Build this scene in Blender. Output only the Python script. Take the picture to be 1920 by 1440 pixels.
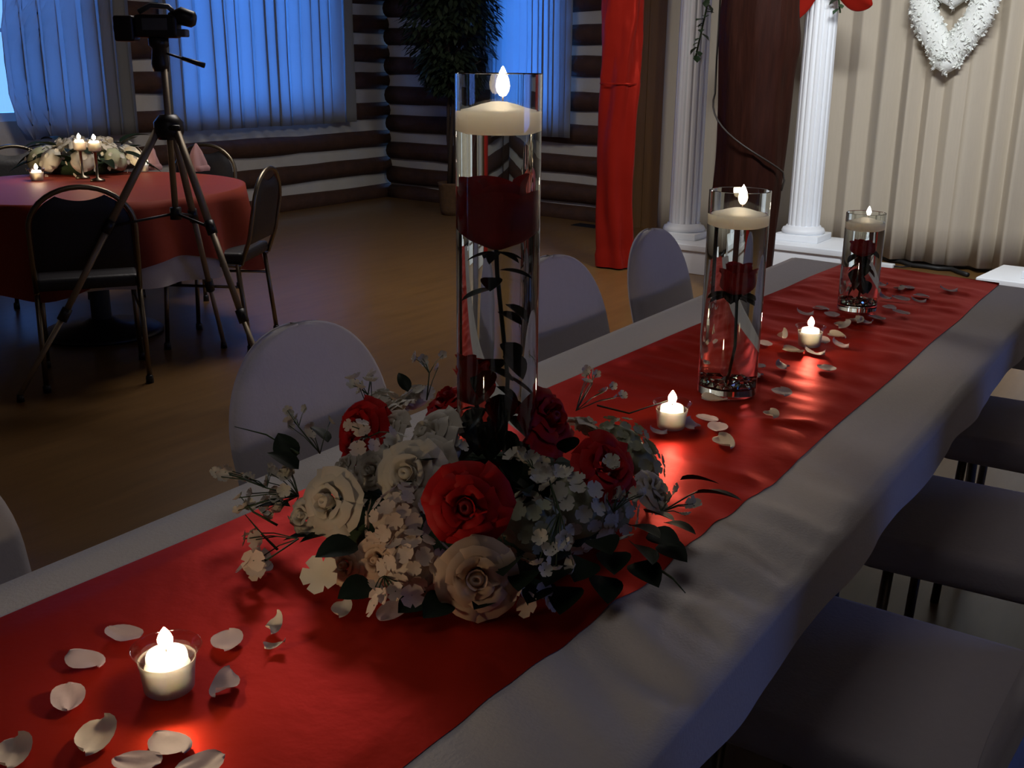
import bpy, bmesh, math, random
from mathutils import Vector, Matrix, Quaternion, noise

S = bpy.context.scene
for o in list(bpy.data.objects):
    bpy.data.objects.remove(o, do_unlink=True)
C = S.collection
PI = math.pi
R = math.radians
random.seed(7)

# ------------------------------------------------------------------ camera
FPX, CX, CY, CAMZ = 2000.0, 960.0, 720.0, 1.36
_up = -Vector((-63.0, 6680.0, FPX)).normalized()            # world up seen from the camera (x right, y down, z forward)
_dx = 2330.0 - CX
_dy = -(_up.x * _dx + _up.z * FPX) / _up.y
_Y = Vector((_dx, _dy, FPX)).normalized()                   # the long table's direction
_X = _Y.cross(_up)
cam_d = bpy.data.cameras.new('camera')
cam = bpy.data.objects.new('camera', cam_d)
C.objects.link(cam)
S.camera = cam
cam_d.sensor_width = 36.0
cam_d.sensor_fit = 'HORIZONTAL'
cam_d.lens = 36.0 * FPX / 1920.0
cam_d.clip_start = 0.02
right = Vector((_X.x, _Y.x, _up.x))
down = Vector((_X.y, _Y.y, _up.y))
fwd = Vector((_X.z, _Y.z, _up.z))
m3 = Matrix((right, -down, -fwd)).transposed()
cam.matrix_world = Matrix.Translation((0, 0, CAMZ)) @ m3.to_4x4()


def P(px, py, z):
    """point of the height z that the photograph shows at a pixel"""
    d = right * (px - CX) + down * (py - CY) + fwd * FPX
    t = (z - CAMZ) / d.z
    return Vector((d.x * t, d.y * t, z))


# ------------------------------------------------------------------ world, lights, exposure
W = bpy.data.worlds.new('world')
S.world = W
W.use_nodes = True
W.node_tree.nodes['Background'].inputs[0].default_value = (0.18, 0.42, 1.0, 1)
W.node_tree.nodes['Background'].inputs[1].default_value = 1.6
S.view_settings.view_transform = 'Standard'
S.view_settings.look = 'None'
S.view_settings.exposure = 0.0
S.view_settings.gamma = 1.0
S.view_settings.use_curve_mapping = False
S.cycles.use_denoising = True
S.cycles.sample_clamp_indirect = 4.0
S.cycles.max_bounces = 11
S.cycles.transmission_bounces = 10
S.cycles.transparent_max_bounces = 12
S.cycles.blur_glossy = 0.5


def area(name, loc, target, sx, sy, watts, col):
    l = bpy.data.lights.new(name, 'AREA')
    l.shape = 'RECTANGLE'
    l.size, l.size_y, l.energy, l.color = sx, sy, watts, col
    o = bpy.data.objects.new(name, l)
    C.objects.link(o)
    o.location = loc
    o.rotation_euler = (Vector(target) - Vector(loc)).to_track_quat('-Z', 'Y').to_euler()
    return o


BLUE = (0.055, 0.27, 1.0)
area('dusk_window_a', (-7.95, 4.5, 1.55), (0, 4.5, 1.55), 2.0, 1.5, 46, BLUE)
area('dusk_window_b', (-7.95, 7.1, 1.55), (0, 7.1, 1.55), 2.2, 1.5, 105, BLUE)
area('dusk_window_c', (-5.35, 9.15, 1.5), (-5.5, 5, 1.5), 1.0, 1.4, 62, BLUE)
area('dusk_window_d', (4.55, 3.6, 1.5), (-2, 3.0, 0.9), 2.2, 1.2, 17, (0.16, 0.22, 1.0))
sl = area('stage_lamp', (-1.0, 5.0, 2.97), (-1.6, 7.6, 0.9), 1.2, 0.3, 78, (0.95, 0.98, 1.0))
sl.data.spread = R(140)
area('hall_lamp', (-4.2, 4.6, 3.05), (-4.2, 4.6, 0), 1.2, 1.2, 42, (1.0, 0.92, 0.86))
area('hall_fill_near', (-0.9, 0.6, 3.05), (-0.9, 0.6, 0), 1.2, 1.2, 3.2, (1.0, 0.93, 0.90))  # neutral fill added from above to lift the wreath, no known fixture

# ------------------------------------------------------------------ materials
MATS = {}


def mat(name, col, rough=0.6, metal=0.0, var=0.0, scale=8.0, bump=0.0, bscale=None, stretch=None, spec=0.5,
        sheen=0.0, sss=0.0, translucent=0.0, aniso=0.0, coat=0.0, tint=None, tcol=None):
    m = bpy.data.materials.new(name)
    m.use_nodes = True
    nt = m.node_tree
    b = nt.nodes['Principled BSDF']
    b.inputs['Base Color'].default_value = (*col, 1)
    b.inputs['Roughness'].default_value = rough
    b.inputs['Metallic'].default_value = metal
    b.inputs['Specular IOR Level'].default_value = spec
    b.inputs['Sheen Weight'].default_value = sheen
    b.inputs['Coat Weight'].default_value = coat
    if tint:
        b.inputs['Specular Tint'].default_value = (*tint, 1)
    if sss:
        b.inputs['Subsurface Weight'].default_value = sss
        b.inputs['Subsurface Radius'].default_value = (0.22, 0.18, 0.14)
        b.inputs['Subsurface Scale'].default_value = 1.0
    if var or bump:
        tc = nt.nodes.new('ShaderNodeTexCoord')
        mp = nt.nodes.new('ShaderNodeMapping')
        nt.links.new(tc.outputs['Object'], mp.inputs[0])
        if stretch:
            mp.inputs['Scale'].default_value = stretch
        nz = nt.nodes.new('ShaderNodeTexNoise')
        nz.inputs['Scale'].default_value = scale
        nz.inputs['Detail'].default_value = 4
        nt.links.new(mp.outputs[0], nz.inputs['Vector'])
    if var:
        mx = nt.nodes.new('ShaderNodeMix')
        mx.data_type = 'RGBA'
        mx.inputs['A'].default_value = (*[c * (1 - var) for c in col], 1)
        mx.inputs['B'].default_value = (*[min(1, c * (1 + var)) for c in col], 1)
        nt.links.new(nz.outputs['Fac'], mx.inputs['Factor'])
        nt.links.new(mx.outputs['Result'], b.inputs['Base Color'])
    if bump:
        n2 = nt.nodes.new('ShaderNodeTexNoise')
        n2.inputs['Scale'].default_value = bscale or scale
        n2.inputs['Detail'].default_value = 3
        nt.links.new(mp.outputs[0], n2.inputs['Vector'])
        bp = nt.nodes.new('ShaderNodeBump')
        bp.inputs['Strength'].default_value = bump
        bp.inputs['Distance'].default_value = 0.01
        nt.links.new(n2.outputs['Fac'], bp.inputs['Height'])
        nt.links.new(bp.outputs[0], b.inputs['Normal'])
    if translucent:
        tr = nt.nodes.new('ShaderNodeBsdfTranslucent')
        tr.inputs[0].default_value = (*(tcol or col), 1)
        ms = nt.nodes.new('ShaderNodeMixShader')
        ms.inputs[0].default_value = translucent
        nt.links.new(b.outputs[0], ms.inputs[1])
        nt.links.new(tr.outputs[0], ms.inputs[2])
        nt.links.new(ms.outputs[0], nt.nodes['Material Output'].inputs[0])
    MATS[name] = m
    return m


def glass_mat(name, col, ior, rough=0.0):
    m = bpy.data.materials.new(name)
    m.use_nodes = True
    nt = m.node_tree
    nt.nodes.remove(nt.nodes['Principled BSDF'])
    g = nt.nodes.new('ShaderNodeBsdfGlass')
    g.inputs['Color'].default_value = (*col, 1)
    g.inputs['IOR'].default_value = ior
    g.inputs['Roughness'].default_value = rough
    nt.links.new(g.outputs[0], nt.nodes['Material Output'].inputs[0])
    MATS[name] = m
    return m


def thin_glass(name, col, frost=0.0):
    """thin clear wall: lets light straight through, mirrors a little at grazing angles"""
    m = bpy.data.materials.new(name)
    m.use_nodes = True
    nt = m.node_tree
    nt.nodes.remove(nt.nodes['Principled BSDF'])
    t = nt.nodes.new('ShaderNodeBsdfTransparent')
    t.inputs[0].default_value = (*col, 1)
    g = nt.nodes.new('ShaderNodeBsdfGlossy')
    g.inputs['Roughness'].default_value = 0.03
    lw = nt.nodes.new('ShaderNodeLayerWeight')
    lw.inputs[0].default_value = 0.5
    pw = nt.nodes.new('ShaderNodeMath')
    pw.operation = 'POWER'
    pw.inputs[1].default_value = 3.0
    nt.links.new(lw.outputs['Facing'], pw.inputs[0])
    ml = nt.nodes.new('ShaderNodeMath')
    ml.operation = 'MULTIPLY_ADD'
    ml.inputs[1].default_value = 0.55
    ml.inputs[2].default_value = 0.06
    nt.links.new(pw.outputs[0], ml.inputs[0])
    mx = nt.nodes.new('ShaderNodeMixShader')
    nt.links.new(ml.outputs[0], mx.inputs[0])
    nt.links.new(t.outputs[0], mx.inputs[1])
    nt.links.new(g.outputs[0], mx.inputs[2])
    out = mx
    if frost:
        d = nt.nodes.new('ShaderNodeBsdfTranslucent')
        d.inputs[0].default_value = (0.85, 0.8, 0.72, 1)
        d2 = nt.nodes.new('ShaderNodeBsdfDiffuse')
        d2.inputs[0].default_value = (0.85, 0.8, 0.72, 1)
        ad = nt.nodes.new('ShaderNodeMixShader')
        ad.inputs[0].default_value = 0.5
        nt.links.new(d.outputs[0], ad.inputs[1])
        nt.links.new(d2.outputs[0], ad.inputs[2])
        m2 = nt.nodes.new('ShaderNodeMixShader')
        m2.inputs[0].default_value = frost
        nt.links.new(mx.outputs[0], m2.inputs[1])
        nt.links.new(ad.outputs[0], m2.inputs[2])
        out = m2
    nt.links.new(out.outputs[0], nt.nodes['Material Output'].inputs[0])
    MATS[name] = m
    return m


def emit(name, col, s):
    m = bpy.data.materials.new(name)
    m.use_nodes = True
    nt = m.node_tree
    nt.nodes.remove(nt.nodes['Principled BSDF'])
    e = nt.nodes.new('ShaderNodeEmission')
    e.inputs[0].default_value = (*col, 1)
    e.inputs[1].default_value = s
    nt.links.new(e.outputs[0], nt.nodes['Material Output'].inputs[0])
    MATS[name] = m
    return m


M_FLOOR = mat('floor_wood', (0.165, 0.085, 0.026), 0.34, var=0.35, scale=3.0, stretch=(6, 0.7, 1), bump=0.05, bscale=9)
M_CHINK = mat('chinking', (0.50, 0.46, 0.40), 0.9, var=0.12, scale=5, bump=0.4, bscale=14)
M_LOG = mat('log_bark', (0.060, 0.024, 0.012), 0.75, var=0.55, scale=5, stretch=(2, 2, 2), bump=0.5, bscale=16)
M_PLASTER = mat('plaster', (0.42, 0.38, 0.33), 0.9, var=0.08, scale=4, bump=0.1)
M_CEIL = mat('ceiling_wood', (0.20, 0.13, 0.08), 0.8, var=0.3, scale=3, stretch=(8, 0.5, 1))
M_PANEL = mat('wood_panel', (0.17, 0.085, 0.022), 0.5, var=0.3, scale=4, stretch=(9, 9, 0.6))
M_TRIM = mat('dark_trim', (0.05, 0.03, 0.02), 0.5, var=0.2)
M_CURT = mat('curtain_lining', (0.34, 0.32, 0.29), 0.95, var=0.06, scale=60, translucent=0.55, tcol=(0.55, 0.6, 0.62), spec=0.1)
M_BACKDROP = mat('backdrop_cloth', (0.50, 0.435, 0.345), 0.75, var=0.06, scale=30, stretch=(3, 3, 0.3))
M_CLOTH = mat('white_cloth', (0.64, 0.61, 0.60), 0.7, var=0.04, scale=90, bump=0.15, bscale=240, sheen=0.15)
M_COVER = mat('chair_cover', (0.60, 0.57, 0.60), 0.72, var=0.04, scale=60, bump=0.1, bscale=160, sheen=0.2)
M_SATIN = mat('red_satin', (0.52, 0.034, 0.014), 0.42, metal=0.6, var=0.12, scale=5, bump=0.06, bscale=40, spec=0.4, tint=(1.0, 0.12, 0.07))
M_DRAPE = mat('red_drape', (0.30, 0.015, 0.009), 0.36, metal=0.25, var=0.15, scale=7, bump=0.1, bscale=22, spec=0.4, tint=(1.0, 0.12, 0.07))
M_OVERLAY = mat('red_overlay', (0.26, 0.048, 0.030), 0.6, var=0.1, scale=6, bump=0.06, bscale=40, spec=0.2, tint=(1.0, 0.12, 0.07))
M_WHITE = mat('white_paint', (0.86, 0.89, 0.93), 0.45, var=0.03, scale=10)
M_WAX = mat('candle_wax', (0.95, 0.88, 0.81), 0.45, sss=1.0, var=0.03, scale=10)
M_WICK = mat('wick', (0.03, 0.02, 0.015), 0.9)
M_FLAME = emit('flame', (1.0, 0.74, 0.47), 200.0)
M_GLASS = glass_mat('vase_glass', (0.97, 0.985, 0.975), 1.46)
M_WATER = glass_mat('water', (0.985, 0.99, 0.985), 1.33)
M_BASEGL = glass_mat('base_glass', (0.86, 0.93, 0.90), 1.5)
M_THIN = thin_glass('thin_glass', (0.96, 0.96, 0.95))
M_FROST = thin_glass('frosted_cup', (0.97, 0.95, 0.92), 0.45)
M_PANE = thin_glass('window_glass', (0.95, 0.97, 1.0))
M_ROSE = mat('red_rose_petal', (0.50, 0.012, 0.012), 0.55, var=0.3, scale=12, spec=0.15)
M_ROSEC = mat('red_rose_heart', (0.28, 0.005, 0.007), 0.6, var=0.3, scale=30)
M_SILKROSE = mat('wet_red_petal', (0.70, 0.016, 0.018), 0.5, var=0.2, scale=12, translucent=0.35)
M_WROSE = mat('white_rose_petal', (0.68, 0.63, 0.52), 0.6, var=0.12, scale=14, translucent=0.15)
M_PEACH = mat('cream_rose_petal', (0.60, 0.43, 0.30), 0.6, var=0.2, scale=14, translucent=0.1)
M_FLORET = mat('white_floret', (0.66, 0.64, 0.54), 0.6, var=0.15, scale=40, translucent=0.15)
M_PINKFL = mat('blush_floret', (0.66, 0.54, 0.44), 0.6, var=0.2, scale=40, translucent=0.15)
M_GRNFL = mat('green_floret', (0.42, 0.45, 0.30), 0.6, var=0.25, scale=40, translucent=0.1)
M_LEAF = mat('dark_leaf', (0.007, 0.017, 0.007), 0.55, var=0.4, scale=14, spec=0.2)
M_STEM = mat('stem_green', (0.030, 0.060, 0.020), 0.5, var=0.3, scale=20)
M_FOAM = mat('floral_foam', (0.03, 0.055, 0.022), 0.95, var=0.4, scale=30, bump=0.6, bscale=60)
M_PETAL = mat('silk_petal', (0.56, 0.45, 0.47), 0.55, var=0.12, scale=30, translucent=0.15)
M_PETAL2 = mat('cream_silk_petal', (0.60, 0.54, 0.46), 0.55, var=0.15, scale=30, translucent=0.15)
M_CHROME = mat('chair_metal', (0.22, 0.19, 0.14), 0.35, metal=1.0, var=0.1, scale=8)
M_VINYL = mat('black_vinyl', (0.012, 0.012, 0.016), 0.5, var=0.2, scale=30, bump=0.1, bscale=80)
M_ALU = mat('tripod_metal', (0.34, 0.28, 0.20), 0.55, metal=0.6, var=0.1, scale=8)
M_BLACK = mat('black_plastic', (0.010, 0.010, 0.012), 0.4, var=0.2, scale=10)
M_DGREY = mat('grey_plastic', (0.09, 0.10, 0.10), 0.35, var=0.2, scale=10)
M_LENS = mat('lens_glass', (0.01, 0.012, 0.02), 0.05, coat=1.0)
M_POST = mat('post_log', (0.026, 0.007, 0.004), 0.6, var=0.6, scale=6, stretch=(6, 6, 0.7), bump=0.5, bscale=9, spec=0.1)
M_HEART = mat('heart_ruffle', (0.88, 0.90, 0.86), 0.8, var=0.08, scale=50, bump=0.3, bscale=60)
M_FICUS = mat('ficus_leaf', (0.024, 0.036, 0.018), 0.5, var=0.5, scale=5)
M_TRUNK = mat('ficus_trunk', (0.045, 0.026, 0.016), 0.8, var=0.4, scale=12)
M_POT = mat('wicker_pot', (0.11, 0.055, 0.022), 0.8, var=0.4, scale=30, bump=0.5, bscale=50)
M_IVY = mat('ivy_leaf', (0.035, 0.075, 0.035), 0.5, var=0.4, scale=20)
M_CABLE = mat('black_cable', (0.008, 0.008, 0.009), 0.5)
M_WIRE = mat('grey_wire', (0.03, 0.024, 0.02), 0.5)
M_NAPKIN = mat('pink_napkin', (0.42, 0.24, 0.24), 0.8, var=0.1, scale=20)
M_TABLEW = mat('table_wood', (0.20, 0.13, 0.07), 0.5, var=0.2)
M_LAMP = emit('lamp_tube', (1.0, 0.95, 0.88), 6.0)

# ------------------------------------------------------------------ mesh helpers


def mk(name, v, f, m, parent=None, smooth=True, link=True):
    me = bpy.data.meshes.new(name)
    me.from_pydata([tuple(p) for p in v], [], f)
    me.materials.append(m)
    if smooth:
        me.polygons.foreach_set('use_smooth', [True] * len(me.polygons))
    me.update()
    if not link:
        return me
    return ob(name, me, parent)


def ob(name, me, parent=None, loc=None):
    o = bpy.data.objects.new(name, me)
    C.objects.link(o)
    if parent is not None:
        o.parent = parent
    if loc is not None:
        o.location = loc
    return o


def tag(o, label, cat, group=None):
    o['label'] = label
    o['category'] = cat
    if group:
        o['group'] = group
    return o


def thing(name, label, cat, loc=(0, 0, 0), rz=0.0, group=None):
    o = bpy.data.objects.new(name, None)
    o.empty_display_size = 0.1
    C.objects.link(o)
    o.location = loc
    o.rotation_euler = (0, 0, rz)
    return tag(o, label, cat, group)


def struct(o):
    o['kind'] = 'structure'
    return o


def stuff(o):
    o['kind'] = 'stuff'
    return o


def copy_tree(o, parent=None):
    c = o.copy()
    C.objects.link(c)
    c.parent = parent
    for ch in list(o.children):
        copy_tree(ch, c)
    return c


class MB:
    def __init__(s):
        s.v, s.f = [], []

    def add(s, v, f):
        n = len(s.v)
        s.v += [Vector(p) for p in v]
        s.f += [tuple(i + n for i in q) for q in f]
        return s

    def box(s, x0, x1, y0, y1, z0, z1, b=0.0):
        if b <= 0:
            v = [(x, y, z) for z in (z0, z1) for y in (y0, y1) for x in (x0, x1)]
            return s.add(v, [(0, 2, 3, 1), (4, 5, 7, 6), (0, 1, 5, 4), (2, 6, 7, 3), (0, 4, 6, 2), (1, 3, 7, 5)])
        bm = bmesh.new()
        bmesh.ops.create_cube(bm, size=1)
        for q in bm.verts:
            q.co = Vector(((x0 + x1) / 2 + q.co.x * (x1 - x0), (y0 + y1) / 2 + q.co.y * (y1 - y0), (z0 + z1) / 2 + q.co.z * (z1 - z0)))
        bmesh.ops.bevel(bm, geom=list(bm.edges), offset=b, segments=3, affect='EDGES', profile=0.6)
        bm.verts.index_update()
        s.add([q.co.copy() for q in bm.verts], [tuple(x.index for x in fc.verts) for fc in bm.faces])
        bm.free()
        return s

    def lathe(s, prof, seg=32, c=(0, 0, 0), close=False, wob=None):
        c = Vector(c)
        v, f = [], []
        n = len(prof)
        for i in range(seg):
            a = 2 * PI * i / seg
            for k, (r, z) in enumerate(prof):
                if wob:
                    r = wob(a, z, r)
                v.append(c + Vector((r * math.cos(a), r * math.sin(a), z)))
        for i in range(seg):
            j = (i + 1) % seg
            for k in range(n if close else n - 1):
                k2 = (k + 1) % n
                f.append((i * n + k, j * n + k, j * n + k2, i * n + k2))
        return s.add(v, f)

    def tube(s, pts, rad, seg=8, caps=True):
        pts = [Vector(p) for p in pts]
        if not hasattr(rad, '__len__'):
            rad = [rad] * len(pts)
        v, f = [], []
        prev = None
        for i, p in enumerate(pts):
            t = (pts[min(i + 1, len(pts) - 1)] - pts[max(i - 1, 0)]).normalized()
            if prev is None:
                a = Vector((0, 0, 1)) if abs(t.z) < 0.9 else Vector((1, 0, 0))
                n = t.cross(a).normalized()
            else:
                n = (prev - t * prev.dot(t)).normalized()
            prev = n
            b = t.cross(n)
            for k in range(seg):
                a = 2 * PI * k / seg
                v.append(p + (n * math.cos(a) + b * math.sin(a)) * rad[i])
        for i in range(len(pts) - 1):
            for k in range(seg):
                k2 = (k + 1) % seg
                f.append((i * seg + k, i * seg + k2, (i + 1) * seg + k2, (i + 1) * seg + k))
        if caps:
            f.append(tuple(range(seg))[::-1])
            f.append(tuple((len(pts) - 1) * seg + k for k in range(seg)))
        return s.add(v, f)

    def grid(s, fn, nu, nv):
        v = [fn(i / nu, j / nv) for i in range(nu + 1) for j in range(nv + 1)]
        f = [(i * (nv + 1) + j, (i + 1) * (nv + 1) + j, (i + 1) * (nv + 1) + j + 1, i * (nv + 1) + j + 1) for i in range(nu) for j in range(nv)]
        return s.add(v, f)

    def build(s, name, m, parent=None, smooth=True, loc=None):
        o = mk(name, s.v, s.f, m, parent, smooth)
        if loc is not None:
            o.location = loc
        return o

    def mesh(s, name, m, smooth=True):
        return mk(name, s.v, s.f, m, None, smooth, link=False)


def flat(o, ang=35):
    o.data.set_sharp_from_angle(angle=R(ang))
    return o


def solid(o, t, off=0):
    md = o.modifiers.new('thickness', 'SOLIDIFY')
    md.thickness = t
    md.offset = off
    return o


def nz(x, y=0.0, z=0.0):
    return noise.noise(Vector((x, y, z)))


def align(n, spin=0.0):
    q = Vector((0, 0, 1)).rotation_difference(Vector(n).normalized())
    return q @ Quaternion((0, 0, 1), spin)


def place(o, loc, q=None, sc=None):
    o.location = loc
    if q is not None:
        o.rotation_mode = 'QUATERNION'
        o.rotation_quaternion = q
    if sc is not None:
        o.scale = (sc, sc, sc) if not hasattr(sc, '__len__') else sc
    return o


# ------------------------------------------------------------------ the room
TOPZ = 3.1
struct(MB().box(-8.6, 4.6, -3.4, 10.2, -0.08, 0.0).build('floor', M_FLOOR, smooth=False))
struct(MB().box(-8.6, 4.6, -3.4, 10.2, TOPZ, TOPZ + 0.1).build('ceiling', M_CEIL, smooth=False))


def wall(name, o, u, length, thick, openings, m):
    """slab with openings; u = unit direction along the wall, thickness goes to the left of u"""
    o, u = Vector(o), Vector(u).normalized()
    n = Vector((-u.y, u.x, 0))
    us = sorted({0.0, length, *[q for op in openings for q in op[:2]]})
    zs = sorted({0.0, TOPZ, *[q for op in openings for q in op[2:]]})
    b = MB()
    for a0, a1 in zip(us, us[1:]):
        for z0, z1 in zip(zs, zs[1:]):
            if any(op[0] <= a0 and a1 <= op[1] and op[2] <= z0 and z1 <= op[3] for op in openings):
                continue
            v = [o + u * a + n * t + Vector((0, 0, z)) for z in (z0, z1) for t in (0, thick) for a in (a0, a1)]
            b.add(v, [(0, 2, 3, 1), (4, 5, 7, 6), (0, 1, 5, 4), (2, 6, 7, 3), (0, 4, 6, 2), (1, 3, 7, 5)])
    return struct(b.build(name, m, smooth=False))


def logs(w, o, u, spans_for, zs, rad, seed):
    o, u = Vector(o), Vector(u).normalized()
    n = Vector((-u.y, u.x, 0))
    rnd = random.Random(seed)
    for i, z in enumerate(zs):
        for a0, a1 in spans_for(z):
            k = max(4, int((a1 - a0) / 0.22))
            pts, rr = [], []
            for j in range(k + 1):
                a = a0 + (a1 - a0) * j / k
                pts.append(o + u * a + n * 0.012 + Vector((0, 0, z + 0.014 * nz(a * 1.1, i * 7.1 + seed))))
                rr.append(rad * (1 + 0.10 * nz(a * 1.7, i * 3.3 + seed, 4.0)) * rnd.uniform(0.97, 1.03))
            MB().tube(pts, rr, 12).build('log', M_LOG, w)


def window(name, o, u, a0, a1, z0, z1, nv=1, nh=1):
    o, u = Vector(o), Vector(u).normalized()
    n = Vector((-u.y, u.x, 0))

    def bar(mb, b0, b1, y0, y1, t0, t1):
        v = [o + u * a + n * t + Vector((0, 0, z)) for z in (y0, y1) for t in (t0, t1) for a in (b0, b1)]
        mb.add(v, [(0, 2, 3, 1), (4, 5, 7, 6), (0, 1, 5, 4), (2, 6, 7, 3), (0, 4, 6, 2), (1, 3, 7, 5)])
    fw = 0.06
    f = MB()
    bar(f, a0, a1, z0, z0 + fw, 0.03, 0.13)
    bar(f, a0, a1, z1 - fw, z1, 0.03, 0.13)
    bar(f, a0, a0 + fw, z0 + fw, z1 - fw, 0.03, 0.13)
    bar(f, a1 - fw, a1, z0 + fw, z1 - fw, 0.03, 0.13)
    w = struct(f.build(name, M_WHITE, smooth=False))
    for i in range(1, nv + 1):
        m_ = MB()
        a = a0 + (a1 - a0) * i / (nv + 1)
        bar(m_, a - 0.015, a + 0.015, z0 + fw, z1 - fw, 0.06, 0.10)
        m_.build('muntin', M_WHITE, w, False)
    for i in range(1, nh + 1):
        m_ = MB()
        z = z0 + (z1 - z0) * i / (nh + 1)
        bar(m_, a0 + fw, a1 - fw, z - 0.015, z + 0.015, 0.06, 0.10)
        m_.build('muntin', M_WHITE, w, False)
    for i in range(nv + 1):
        for j in range(nh + 1):
            p = MB()
            aa, ab = a0 + (a1 - a0) * i / (nv + 1), a0 + (a1 - a0) * (i + 1) / (nv + 1)
            za, zb = z0 + (z1 - z0) * j / (nh + 1), z0 + (z1 - z0) * (j + 1) / (nh + 1)
            bar(p, aa + 0.02, ab - 0.02, za + 0.02, zb - 0.02, 0.078, 0.082)
            p.build('pane', M_PANE, w, False)
    return w


# left log wall, along +Y (thickness to -X)
LW_O, LW_U = (-7.45, -3.0, 0), (0, 1, 0)
LOP = [(6.7, 8.42, 0.93, 2.2), (9.14, 11.1, 0.93, 2.2)]
wl = wall('wall_left', LW_O, LW_U, 12.0, 0.22, LOP, M_CHINK)


def cut(a0, a1, ops, z, rad):
    spans = [(a0, a1)]
    for op in ops:
        if op[2] - rad * 0.9 < z < op[3] + rad * 0.9:
            ns = []
            for s0, s1 in spans:
                if op[1] <= s0 or op[0] >= s1:
                    ns.append((s0, s1))
                else:
                    if op[0] - s0 > 0.05:
                        ns.append((s0, op[0] - 0.02))
                    if s1 - op[1] > 0.05:
                        ns.append((op[1] + 0.02, s1))
            spans = ns
    return spans


LZ = [0.05, 0.33, 0.605, 0.885, 1.19, 1.46, 1.735, 2.01, 2.29, 2.57, 2.85]
logs(wl, LW_O, LW_U, lambda z: cut(0.05, 11.95, LOP, z, 0.09), LZ, 0.088, 11)
window('window_1', LW_O, LW_U, *LOP[0], nv=1, nh=1)
window('window_2', LW_O, LW_U, *LOP[1], nv=2, nh=1)

# back wall (behind the stage): from the corner towards +X
BW_O = Vector((-7.40, 8.92, 0))
BW_U = Vector((2.64, -0.36, 0)).normalized()
BW_N = Vector((-BW_U.y, BW_U.x, 0))
BOP = [(1.58, 2.36, 0.90, 2.15)]
wb = wall('wall_back', BW_O, BW_U, 12.2, 0.22, BOP, M_CHINK)
BZ = [0.04, 0.235, 0.49, 0.765, 1.045, 1.345, 1.62, 1.90, 2.18, 2.46, 2.74, 3.0]
logs(wb, BW_O, BW_U, lambda z: cut(0.02, 3.05, BOP, z, 0.09), BZ, 0.09, 23)
window('window_3', BW_O, BW_U, *BOP[0], nv=0, nh=1)


def bw(a, out, z):
    return BW_O + BW_U * a - BW_N * out + Vector((0, 0, z))


# wood boards next to the logs, on the back wall
for i in range(5):
    a0 = 3.07 + i * 0.19
    b = MB()
    v = [bw(a, t, z) for z in (0.0, TOPZ - 0.01) for t in (0.001, 0.05) for a in (a0, a0 + 0.186)]
    b.add(v, [(0, 1, 3, 2), (4, 6, 7, 5), (0, 4, 5, 1), (2, 3, 7, 6), (0, 2, 6, 4), (1, 5, 7, 3)])
    b.build('wall_board', M_PANEL, wb, False)

wr = wall('wall_right', (4.3, 9.9, 0), (0, -1, 0), 13.2, -0.2, [(5.2, 7.4, 0.9, 2.1)], M_PLASTER)
wall('wall_front', (-7.6, -3.2, 0), (1, 0, 0), 12.1, -0.2, [], M_PLASTER)
window('window_4', (4.3, 9.9, 0), (0, -1, 0), 5.2, 7.4, 0.9, 2.1, nv=1, nh=1)

# ceiling fixtures
for nm, loc, sx, sy, lab in (('ceiling_lamp', (-4.2, 4.6, 3.06), 1.24, 1.24, 'square flush ceiling lamp above the hall floor'),
                             ('ceiling_lamp', (-0.9, 0.6, 3.06), 1.24, 1.24, 'square flush fill lamp added to the ceiling above the long table'),  # unseen housing, added to carry the fill light
                             ('stage_light', (-1.0, 5.0, 3.0), 1.3, 0.3, 'long flush lamp on the ceiling ahead of the pleated backdrop')):
    t = thing(nm, lab, 'lamp', loc)
    MB().box(-sx / 2, sx / 2, -sy / 2, sy / 2, 0.012, TOPZ - loc[2]).build('housing', M_WHITE, t, False)


# ------------------------------------------------------------------ curtains
def pleated(fn, length, z0, z1, per, amp, seed, nz_=14, edge0=None, thick=0.004, sfold=0.0):
    """fn(a, out, z) -> point"""
    n = int(length / per * (14 if sfold else 8))
    b = MB()

    def g(s, t):
        a = s * length
        if edge0:
            a = a + (1 - s) * edge0(t)
        ph = 2 * PI * a / per + 3.2 * nz(a * 2.3, seed) + 0.5 * nz(a * 2, t * 1.5, seed)
        am = amp * (0.65 + 0.5 * nz(a * 3.1, seed + 9)) * (0.85 + 0.3 * (1 - t))
        am = max(am, amp * 0.2)
        if sfold:
            a = a + sfold * per * math.sin(2 * ph) * (0.6 + 0.6 * nz(a * 2.1, seed + 4))
        return fn(a, am * math.sin(ph), z0 + (z1 - z0) * t + 0.008 * nz(a * 4, seed) * (1 - t))
    b.grid(g, n, nz_)
    return b


def hung_curtain(label, fn, length, z0, z1, per, amp, seed, m, edge0=None, group=None):
    base = fn(length / 2, 0, 0)
    t = thing('window_curtain', label, 'curtain', base, 0, group)
    f2 = lambda a, o_, z: fn(a, o_, z) - base
    p = pleated(f2, length, z0, z1, per, amp, seed, edge0=edge0, sfold=0.17).build('curtain_panel', m, t)
    solid(p, 0.004)
    MB().tube([f2(-0.05, 0, z1 + 0.005), f2(length + 0.05, 0, z1 + 0.005)], 0.014, 10).build('curtain_rod', M_TRIM, t)
    for e in (0.0, length):
        MB().tube([f2(e, 0, z1 + 0.005), f2(e, -0.13, z1 + 0.005)], 0.009, 8).build('rod_bracket', M_TRIM, t)
    return t


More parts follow.
